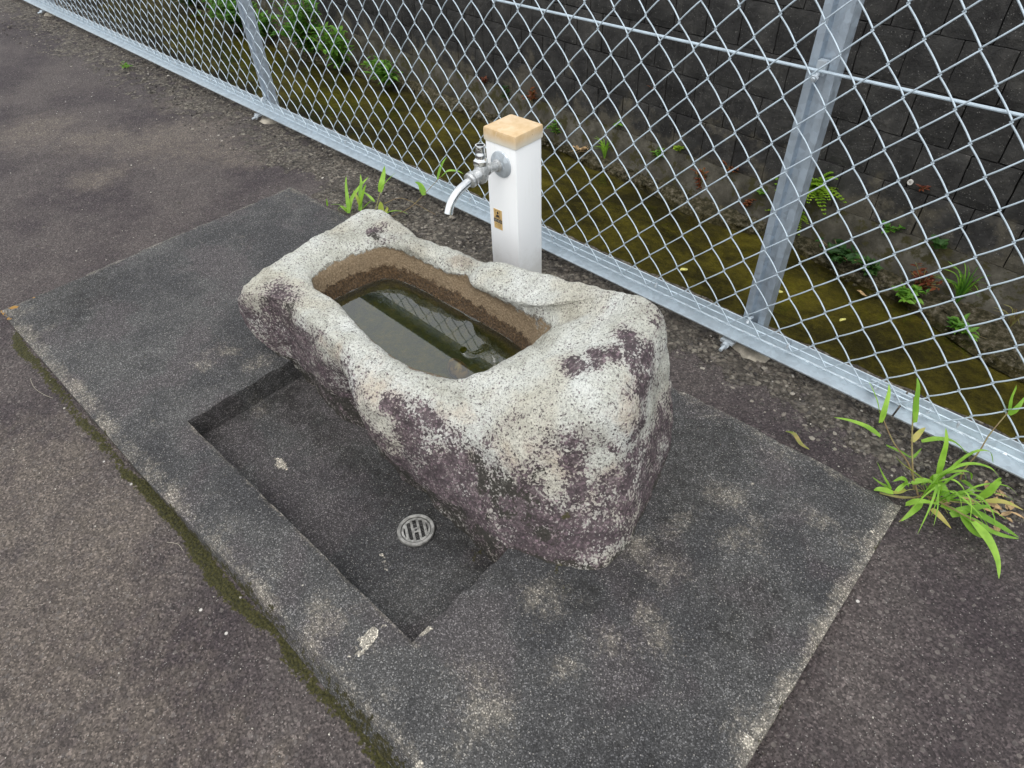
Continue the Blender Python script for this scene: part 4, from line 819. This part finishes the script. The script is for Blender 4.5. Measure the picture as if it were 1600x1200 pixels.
# rail ties, splice plate and bolts
for k in range(-26, 5):
    x = -.335+k*.34+.02*math.sin(k*7)
    mb = MB(); mb.tube([(x, 1.2325, .048), (x, 1.222, .060), (x+.001, 1.214, .063), (x+.002, 1.213, .054)], .0028, 6); fobj('rod_tie', mb, GALV)
mb = MB(); mb.box(JX-.07, JX+.012, 1.2275, 1.2315, .036, .062); fobj('splice_plate', mb, RAILM, bevel=.001)
for x in (JX-.055, JX-.012, JX+.05):
    mb = MB(); mb.lathe((x, 1.2276 if x < JX else 1.2314, .050), (0, -1, 0), [(0, .0085), (.001, .0085), (.001, .0062), (.006, .0060), (.0065, .0035), (.011, .0035)], 6); fobj('splice_bolt', mb, GALV)

# ================================================================== gravel along the fence foot (nobody could count it)
PEBC = []
def m_pebbles():
    t = NT('loose_gravel'); a = t.attr('tone')
    col = t.ramp(a, [(0, (.030, .027, .025)), (.45, (.085, .076, .068)), (.8, (.16, .14, .12)), (.97, (.27, .245, .205)), (1, (.45, .42, .37))])
    return t.princ(col, .8, nrm=t.bump(t.noise(500, 3), .0015, .5), spec=.3)
ico = bmesh.new(); bmesh.ops.create_icosphere(ico, subdivisions=1, radius=1); IV_ = np.array([v.co[:] for v in ico.verts]); IF_ = [tuple(v.index for v in f.verts) for f in ico.faces]; ico.free()
def scatter(name, n, fn, mat, seed, label=None):
    r = np.random.default_rng(seed); V = []; F = []; tone = []
    cnt = 0
    while cnt < n:
        q = fn(r)
        if q is None: continue
        x, y, z, s = q; sc = s*r.uniform(.55, 1.35, 3)*np.array([1, 1, .6]); a = r.uniform(0, 6.28)
        P = IV_*sc*(1+r.uniform(-.22, .22, (12, 1))); c_, s_ = math.cos(a), math.sin(a)
        P = np.stack([P[:, 0]*c_-P[:, 1]*s_, P[:, 0]*s_+P[:, 1]*c_, P[:, 2]], 1)+np.array([x, y, z])
        b0 = len(V); V.extend(P.tolist()); F.extend([tuple(i+b0 for i in f) for f in IF_]); tone += [r.random()]*12; cnt += 1
    o = mesh(name, V, F, mat, attrs={'tone': tone}); o['kind'] = 'stuff'; return o
GRV = m_pebbles()
def gfn(r):
    x = -7+7.9*r.random()**.65; y = r.uniform(1.02, 1.325)
    if x > -1.9 and x < -.6: pass
    elif x >= -.6:
        if y < 1.075+.02*math.sin(x*9): return None
    else:
        if y < 1.07+.05*math.sin(x*3) and r.random() < .85: return None
        if r.random() < .35: return None
    if TX0-.005 < x < TX0+TW_+.005 and TY0-.005 < y < TY0+TD+.005: return None
    s = .0014+.0050*r.random()**2.4
    return x, y+float(ysk(np.array(x), np.array(y))), float(gz(np.array(x), np.array(y)))-.0005, s
o = scatter('gravel', 12000, gfn, GRV, 5); tag(o, 'crumbled gravel strewn between the pad and the fence', 'gravel')
def gfn2(r):
    x = r.uniform(-12, 1.5); t = r.random()**1.5; wd = .10+.26*float(sstep(-1.6, .2, np.array(x)))
    return x, wy(x)+.0-t*wd*1.2, -1.49+.03*(1-t), .004+.016*r.random()**2
o = scatter('bank_gravel', 2600, gfn2, SILT, 6); tag(o, 'small stones along the foot of the far canal wall', 'gravel')
def gfn3(r):      # grit lying on the open asphalt and the pad
    x = r.uniform(-4, .9); y = r.uniform(-.6, 1.1); onpad = GX0 < x < GX1 and .09 < y < 1.0
    if onpad and (r.random() < .75 or (PX0-.02 < x < PX1+.02 and PY0-.02 < y < .9)): return None
    if -1.4 < x < -.3 and .4 < y < .95: return None
    return x, y, (0.0008 if onpad else float(gz(np.array(x), np.array(y)))+.0008), .0008+.0016*r.random()**3
o = scatter('grit', 900, gfn3, m_plain('pale_grit', (.42, .39, .34), .8, var=.3, sc=9), 9); tag(o, 'pale grit scattered over the asphalt and concrete', 'grit')

# ================================================================== plants
LG = m_leaf('fresh_grass_leaf', (.17, .34, .035), (.34, .56, .08), 30)
LG2 = m_leaf('weed_leaf', (.06, .17, .022), (.22, .42, .05), 12)
LGO = m_leaf('yellowing_grass_leaf', (.30, .40, .06), (.50, .42, .14), 40)
LGD = m_leaf('dark_creeper_leaf', (.020, .060, .014), (.07, .16, .035), 12)
LY = m_leaf('lime_leaf', (.16, .30, .02), (.36, .48, .05), 14)
LR = m_leaf('red_brown_leaf', (.12, .03, .015), (.28, .10, .04), 14)
STM = m_leaf('grass_stem', (.20, .13, .07), (.30, .30, .10), 60, trans=.1)
DRY = m_plain('dry_leaf', (.36, .24, .12), .8, var=.4, sc=60)
def catm(pts, n):
    P = np.array(pts, float); P = np.vstack([2*P[0]-P[1], P, 2*P[-1]-P[-2]]); out = []
    m_ = len(pts)-1
    for t in np.linspace(0, m_-1e-6, n):
        i = int(t); f = t-i; a, b, c, d = P[i], P[i+1], P[i+2], P[i+3]
        out.append(.5*((2*b)+(-a+c)*f+(2*a-5*b+4*c-d)*f*f+(-a+3*b-3*c+d)*f**3))
    return np.array(out)
def blade(pts, w_, mat, parent, loc, name='leaf', twist=0, fold=.3, prof=None):
    Q = catm(pts, 14); n = len(Q); V = []
    T = np.gradient(Q, axis=0); T /= np.linalg.norm(T, axis=1, keepdims=True)+1e-9
    sd0 = np.cross(T[0], [0, 0, 1]); 
    if np.linalg.norm(sd0) < .35:
        aim = np.array([.73, .68, 0]); sd0 = aim-T[0]*np.dot(aim, T[0])
    sd0 /= np.linalg.norm(sd0); ca, sa = math.cos(twist), math.sin(twist); s_ = sd0*ca+np.cross(T[0], sd0)*sa
    for i in range(n):
        s_ = s_-T[i]*np.dot(s_, T[i]); s_ /= np.linalg.norm(s_)+1e-9; up = np.cross(s_, T[i]); t = i/(n-1)
        ww = w_/2*((min(1, t/.22)*.5+.5)*(1-t)**.62*1.05+.012)
        V += [Q[i]-s_*ww+up*ww*fold, Q[i], Q[i]+s_*ww+up*ww*fold]
    V = [v-np.array(loc) for v in V]
    F = [(i*3+k, i*3+k+1, i*3+3+k+1, i*3+3+k) for i in range(n-1) for k in range(2)]
    return mesh(name, V, F, mat, parent, smooth=True)
def grass_thing(name, label, base, stems, leaves, cat='grass', r0=.0016):
    e = empty(name, base, label, cat)
    for s_ in stems:
        mb = MB(); q = catm(s_, 12)-np.array(base); mb.tube(q.tolist(), [r0*(1.1-.5*k/11) for k in range(12)], 6); mb.obj('stem', STM, e, smooth='auto')
    for i, (p, w_) in enumerate(leaves): blade(p, w_*1.1, LGO if i % 6 == 4 else LG, e, base, twist=random.uniform(-.3, .3))
    return e
random.seed(3)
base1 = (.029, 1.055, -.008)
g1 = grass_thing('crabgrass_tuft', 'large sprawling green crabgrass tuft at the right corner of the pad', base1, TUFT['TS'], TUFT['TL'])
g2 = grass_thing('crabgrass_clump', 'thin grass clump behind the left end of the trough', (-1.64, 1.06, -.008), TUFT['US'], [(p, w_*1.5) for p, w_ in TUFT['UL']], r0=.0012)
for k in range(20):
    a = random.uniform(-2.6, 1.2); L_ = random.uniform(.05, .12); e_ = random.uniform(.03, .10); b_ = np.array([.029+random.uniform(-.02, .03), 1.055+random.uniform(-.02, .02), .005]); d_ = np.array([math.cos(a), math.sin(a), 0])
    blade([b_, b_+d_*L_*.4+np.array([0, 0, e_*.8]), b_+d_*L_*.8+np.array([0, 0, e_*.75]), b_+d_*L_*1.1+np.array([0, 0, e_*.3])], random.uniform(.004, .0075), LG, g1, base1, twist=random.uniform(-.3, .3))
# short dead runners at the heart of the tuft
for k in range(9):
    a = k*.7+.3; q = [(.029, 1.055, .004), (.029+.02*math.cos(a), 1.055+.02*math.sin(a), .014), (.029+.05*math.cos(a), 1.055+.05*math.sin(a), .002)]
    mb = MB(); mb.tube((catm(q, 8)-np.array(base1)).tolist(), .0008, 5); mb.obj('runner', STM, g1, smooth='auto')

def leafcard(c, d, up, L, W, V, F):     # pointed leaf with a folded midrib
    c = np.array(c); d = d/np.linalg.norm(d); s_ = np.cross(d, up); s_ /= np.linalg.norm(s_)+1e-9; u = np.cross(s_, d); n0 = len(V)
    V += [c, c+d*L*.35-s_*W*.5+u*W*.12, c+d*L*.4-u*W*.02, c+d*L*.35+s_*W*.5+u*W*.12, c+d*L*.72-s_*W*.33+u*W*.02, c+d*L*.72+s_*W*.33+u*W*.02, c+d*L-u*L*.12]
    F += [(n0, n0+2, n0+1), (n0, n0+3, n0+2), (n0+1, n0+2, n0+4), (n0+2, n0+3, n0+5), (n0+2, n0+5, n0+6), (n0+2, n0+6, n0+4)]
def weed(name, label, loc, R, H, n, L, W, mat, cat='weed', out=(0, -1, 0), group=None, r=random):
    e = empty(name, loc, label, cat, group); V = []; F = []; ms = MB()
    ns = max(3, n//9)
    for k in range(ns):
        a = r.uniform(0, 2*math.pi); rr = R*math.sqrt(r.random()); h = H*r.uniform(.45, 1)
        tip = Vector((rr*math.cos(a), rr*math.sin(a)*.6-R*.3, h)); mid = Vector((tip.x*.4, tip.y*.4, h*.6)); ms.tube([(0, 0, 0), tuple(mid), tuple(tip)], .0018 if H > .1 else .0010, 4)
        for q in range(n//ns):
            t = r.uniform(.15, 1); c = Vector((0, 0, 0)).lerp(mid, t*2) if t < .5 else mid.lerp(tip, t*2-1)
            az = r.uniform(0, 2*math.pi); el = r.uniform(-.2, .8); d = np.array([math.cos(az)*math.cos(el), math.sin(az)*math.cos(el), math.sin(el)])
            leafcard(c, d, np.array([r.uniform(-.3, .3), r.uniform(-.3, .3), 1.]), L*r.uniform(.6, 1.2), W*r.uniform(.7, 1.2), V, F)
    mesh('foliage', V, F, mat, e); ms.obj('stem', STM, e); return e
def fern(name, label, loc, n, L, mat, cat='fern'):
    e = empty(name, loc, label, cat); V = []; F = []
    for k in range(n):
        az = random.uniform(math.pi, 2*math.pi)+random.uniform(-.3, .3); el = random.uniform(.1, 1.2); l_ = L*random.uniform(.6, 1)
        d = np.array([math.cos(az)*math.cos(el), math.sin(az)*math.cos(el), math.sin(el)])
        for q in range(9):
            t = (q+1)/9; c = d*l_*t+np.array([0, 0, -.35*l_*t*t]); s_ = np.cross(d, [0, 0, 1]); s_ /= np.linalg.norm(s_)
            for sg in (-1, 1): leafcard(c, s_*sg+d*.5, np.array([0, 0, 1.]), l_*.28*(1.15-t), l_*.10, V, F)
    mesh('frond', V, F, mat, e); return e
def blades(name, label, loc, n, L, mat, wd=.006, cat='grass'):
    e = empty(name, loc, label, cat); 
    for k in range(n):
        az = random.uniform(0, 2*math.pi); sp = random.uniform(.15, .6)*L; l_ = L*random.uniform(.6, 1); b = np.array(loc)
        blade([b, b+np.array([sp*.35*math.cos(az), sp*.35*math.sin(az)-.01, l_*.6]), b+np.array([sp*math.cos(az), sp*math.sin(az)-.03, l_*.75])], wd, mat, e, loc)
    return e
random.seed(21); WP = lambda x, z, d=.0: (x, wy(x)-.0+.03-d, z)
BZ = -1.50
weed('leafy_bush', 'tall leafy green bush in the canal, the highest plant beside the left post', (-7.75, wy(-7.75)-.25, BZ), .42, .72, 700, .13, .040, LG2, 'bush')
weed('leafy_bush', 'broad green bush in the canal just right of the tallest one', (-7.05, wy(-7.05)-.25, BZ), .30, .46, 420, .12, .038, LG2, 'bush')
weed('leafy_bush', 'low green bush at the canal wall, right end of the row of bushes', (-6.15, wy(-6.15)-.2, BZ), .24, .30, 300, .10, .036, LG2, 'bush')
weed('leafy_bush', 'distant green bush seen through the fence left of the left post', (-9.6, wy(-9.6)-.3, BZ), .6, .5, 600, .13, .045, LG2, 'bush')
weed('leafy_bush', 'small bush between the left post and the tallest bush', (-8.75, wy(-8.75)-.3, BZ), .3, .38, 260, .11, .04, LG2, 'bush')
weed('leafy_bush', 'farthest bush at the top left edge of the canal', (-11.2, wy(-11.2)-.3, BZ), .6, .5, 400, .14, .05, LGD, 'bush')
weed('small_weed', 'bright small weed on the wall foot just right of the tap post', WP(-3.74, -1.43, .03), .07, .14, 34, .06, .028, LG2)
blades('grass_tuft', 'thin bright grass tuft at the wall foot between the tap post and right post', WP(-3.16, -1.46, .04), 26, .24, LG, .009)
weed('dead_weed', 'dry brown weed lying beside the thin grass tuft', WP(-3.38, -1.47, .05), .10, .08, 30, .06, .018, DRY)
weed('small_weed', 'lime green seedling with broad leaves growing out of a wall joint', WP(-2.43, -1.18, .02), .04, .06, 10, .065, .045, LY)
weed('small_weed', 'small green seedling in the wall joint above the thin grass tuft', WP(-3.07, -1.18, .02), .03, .06, 10, .05, .03, LG2)
weed('red_weed', 'reddish weed climbing the wall foot left of the right post', WP(-2.20, -1.42, .02), .06, .22, 46, .05, .020, LR)
weed('red_weed', 'red leaved weed high on the wall base near the right post', WP(-1.98, -1.20, .02), .08, .10, 26, .045, .018, LR)
weed('red_weed', 'yellow and red weed low beside the right post', WP(-1.78, -1.42, .02), .07, .10, 30, .045, .02, LR)
weed('small_weed', 'yellowish weed in the wall joint above the grass tuft', WP(-2.62, -1.30, .02), .06, .10, 30, .05, .02, LG2)
weed('red_weed', 'tiny red seedling high in a block joint', WP(-2.75, -.80, .02), .02, .05, 8, .035, .014, LR)
weed('small_weed', 'brown and green weed on the wall behind the post cap', WP(-4.07, -1.22, .02), .09, .14, 44, .05, .022, LR)
weed('small_weed', 'dull green weed on the wall left of the post cap', WP(-4.45, -1.28, .02), .08, .14, 40, .05, .022, LGD)
weed('red_weed', 'brown weed cluster on the wall above the tap', WP(-4.75, -1.22, .02), .09, .10, 34, .05, .022, LR)
fern('fern', 'bright green fern hanging on the wall right beside the right post', WP(-1.36, -1.10, .03), 34, .30, LY)
fern('fern', 'lower bright green fern directly under the first one', WP(-1.42, -1.33, .04), 24, .24, LY)
weed('small_weed', 'small green weed on the wall just left of the right post', WP(-1.68, -1.28, .02), .06, .08, 20, .045, .025, LG2)
weed('creeper', 'dark creeping plant at the water edge right of the fern', (-1.02, wy(-1.02)-.06, -1.47), .20, .11, 130, .062, .042, LGD, 'creeping plant')
weed('creeper', 'dark green creeping plant between the two right creepers', (-.80, wy(-.8)-.10, -1.47), .12, .13, 80, .055, .038, LGD, 'creeping plant')
weed('small_weed', 'broad leaved weed on the wall above the middle creeper', WP(-.80, -1.20, .02), .05, .05, 12, .06, .045, LG2)
weed('small_weed', 'leafy weed on the wall left of the long grass', WP(-.50, -1.19, .02), .08, .06, 22, .06, .04, LGD)
weed('red_weed', 'reddish weed mat under the wall at the right', (-.50, wy(-.5)-.05, -1.46), .12, .16, 90, .045, .022, LR)
weed('creeper', 'green weed mat at the water edge below the reddish mat', (-.55, wy(-.55)-.16, -1.48), .16, .08, 90, .055, .03, LG2, 'creeping plant')
weed('red_weed', 'small red rosette on the dark blocks', WP(-.72, -.89, .02), .03, .02, 14, .045, .022, LR)
blades('long_grass', 'long arching pale green grass at the wall foot on the right', (-.28, wy(-.28)-.05, -1.46), 30, .34, LG2, .010)
blades('long_grass', 'short dry green grass at the right edge of the canal', (.02, wy(.02)-.08, -1.46), 26, .22, STM, .008)
weed('creeper', 'low green weeds at the right water edge below the long grass', (-.20, wy(-.2)-.26, -1.49), .16, .06, 60, .06, .026, LG2, 'creeping plant')
weed('small_weed', 'tiny weed on the asphalt beside the fence rail, top left', (-3.75, 1.22, -.006), .05, .03, 26, .022, .012, LG2)
# drain hole collar on the wall
mb = MB(); mb.lathe((0, 0, 0), (0, -1, 0), [(0, .016), (.012, .016), (.012, .008), (.002, .008)], 18); o = mb.obj('weep_pipe', m_plain('white_pipe', (.6, .58, .55), .6)); o.location = WP(-.80, -.875, .005)
tag(o, 'small round white pipe end set in the dark block wall', 'pipe')
# fallen leaves
def leaf1(name, label, loc, L, W, rot, mat, curl=.1, cat='leaf'):
    Q = np.array([(0, 0, 0), (L*.3, L*.04, L*curl), (L*.7, -L*.05, L*curl*.6), (L, L*.06, L*curl*.2)]); V = []; q = catm(Q, 10)
    for i, p in enumerate(q):
        t = i/9; ww = W*.5*math.sin(math.pi*min(1, t*.92+.06))**.8+.0004; V += [p+np.array([0, -ww, ww*.35]), p, p+np.array([0, ww, ww*.35])]
    o = mesh(name, V, [(i*3+k, i*3+k+1, i*3+4+k, i*3+3+k) for i in range(9) for k in range(2)], mat, smooth=True); o.location = loc; o.rotation_euler = (0, 0, rot); return tag(o, label, cat)
YL = m_plain('yellow_leaf', (.55, .52, .16), .6, var=.3, sc=60); BL = m_leaf('half_dry_blade', (.16, .24, .04), (.40, .30, .12), 60)
leaf1('fallen_blade', 'curled half dry leaf blade on the back edge of the pad', (-.235, 1.035, .002), .060, .009, -.35, BL, .12)
leaf1('floating_leaf', 'pale yellow leaf floating by the right fence post', (-1.20, 3.66, -1.499), .06, .03, .3, YL, .03)
leaf1('floating_leaf', 'pale yellow leaf floating left of the right post', (-1.78, 3.48, -1.499), .055, .03, .9, YL, .03)
leaf1('floating_leaf', 'long tan leaf floating near the middle creeper', (-.80, 4.0, -1.499), .08, .022, -.4, DRY, .03)
leaf1('floating_leaf', 'small yellow leaf floating lowest at the right', (-.75, 3.62, -1.499), .05, .02, 1.2, YL, .03)
leaf1('floating_leaf', 'tiny yellow leaf floating beside the left post', (-4.3, 2.6, -1.499), .05, .03, .5, YL, .03)
random.seed(5)
LV = []; LF = []
for k in range(26):
    a = random.uniform(0, 6.28); c = (random.uniform(.06, .16), random.uniform(1.06, 1.16), random.uniform(.0, .006)); leafcard(c, np.array([math.cos(a), math.sin(a), .2]), np.array([random.uniform(-.5, .5), random.uniform(-.5, .5), 1.]), random.uniform(.012, .028), random.uniform(.005, .012), LV, LF)
o = mesh('leaf_litter', LV, LF, DRY); o['kind'] = 'stuff'; tag(o, 'dry brown leaf scraps beside the crabgrass tuft', 'leaf litter')
# fine roots lying on the asphalt by the mossy edge
HR = m_plain('dry_root', (.42, .38, .30), .8)
for lab, q in (('long pale root hair at the mossy left edge of the pad', [(-1.66, .045, 0), (-1.62, .040, 0), (-1.58, .046, 0), (-1.55, .056, 0)]), ('short pale root hair below the mossy edge, nearer the camera', [(-.985, .050, 0), (-.965, .062, 0), (-.945, .062, 0)])):
    q = [(a, b, float(gz(np.array(a), np.array(b)))+.0015) for a, b, c in q]; mb = MB(); mb.tube(catm(q, 14).tolist(), .00035, 5); o = mb.obj('root_hair', HR); tag(o, lab, 'root')
GR = {'leafy_bush': 'bushes growing in the canal', 'small_weed': 'small weeds on the wall foot', 'red_weed': 'reddish weeds on the wall foot', 'creeper': 'creeping plants at the water edge', 'fern': 'ferns on the canal wall', 'floating_leaf': 'leaves floating on the canal', 'root_hair': 'pale root hairs by the mossy edge', 'long_grass': 'long grasses at the wall foot'}
for o in S.objects:
    if o.parent is None and o.name.split('.')[0] in GR: o['group'] = GR[o.name.split('.')[0]]
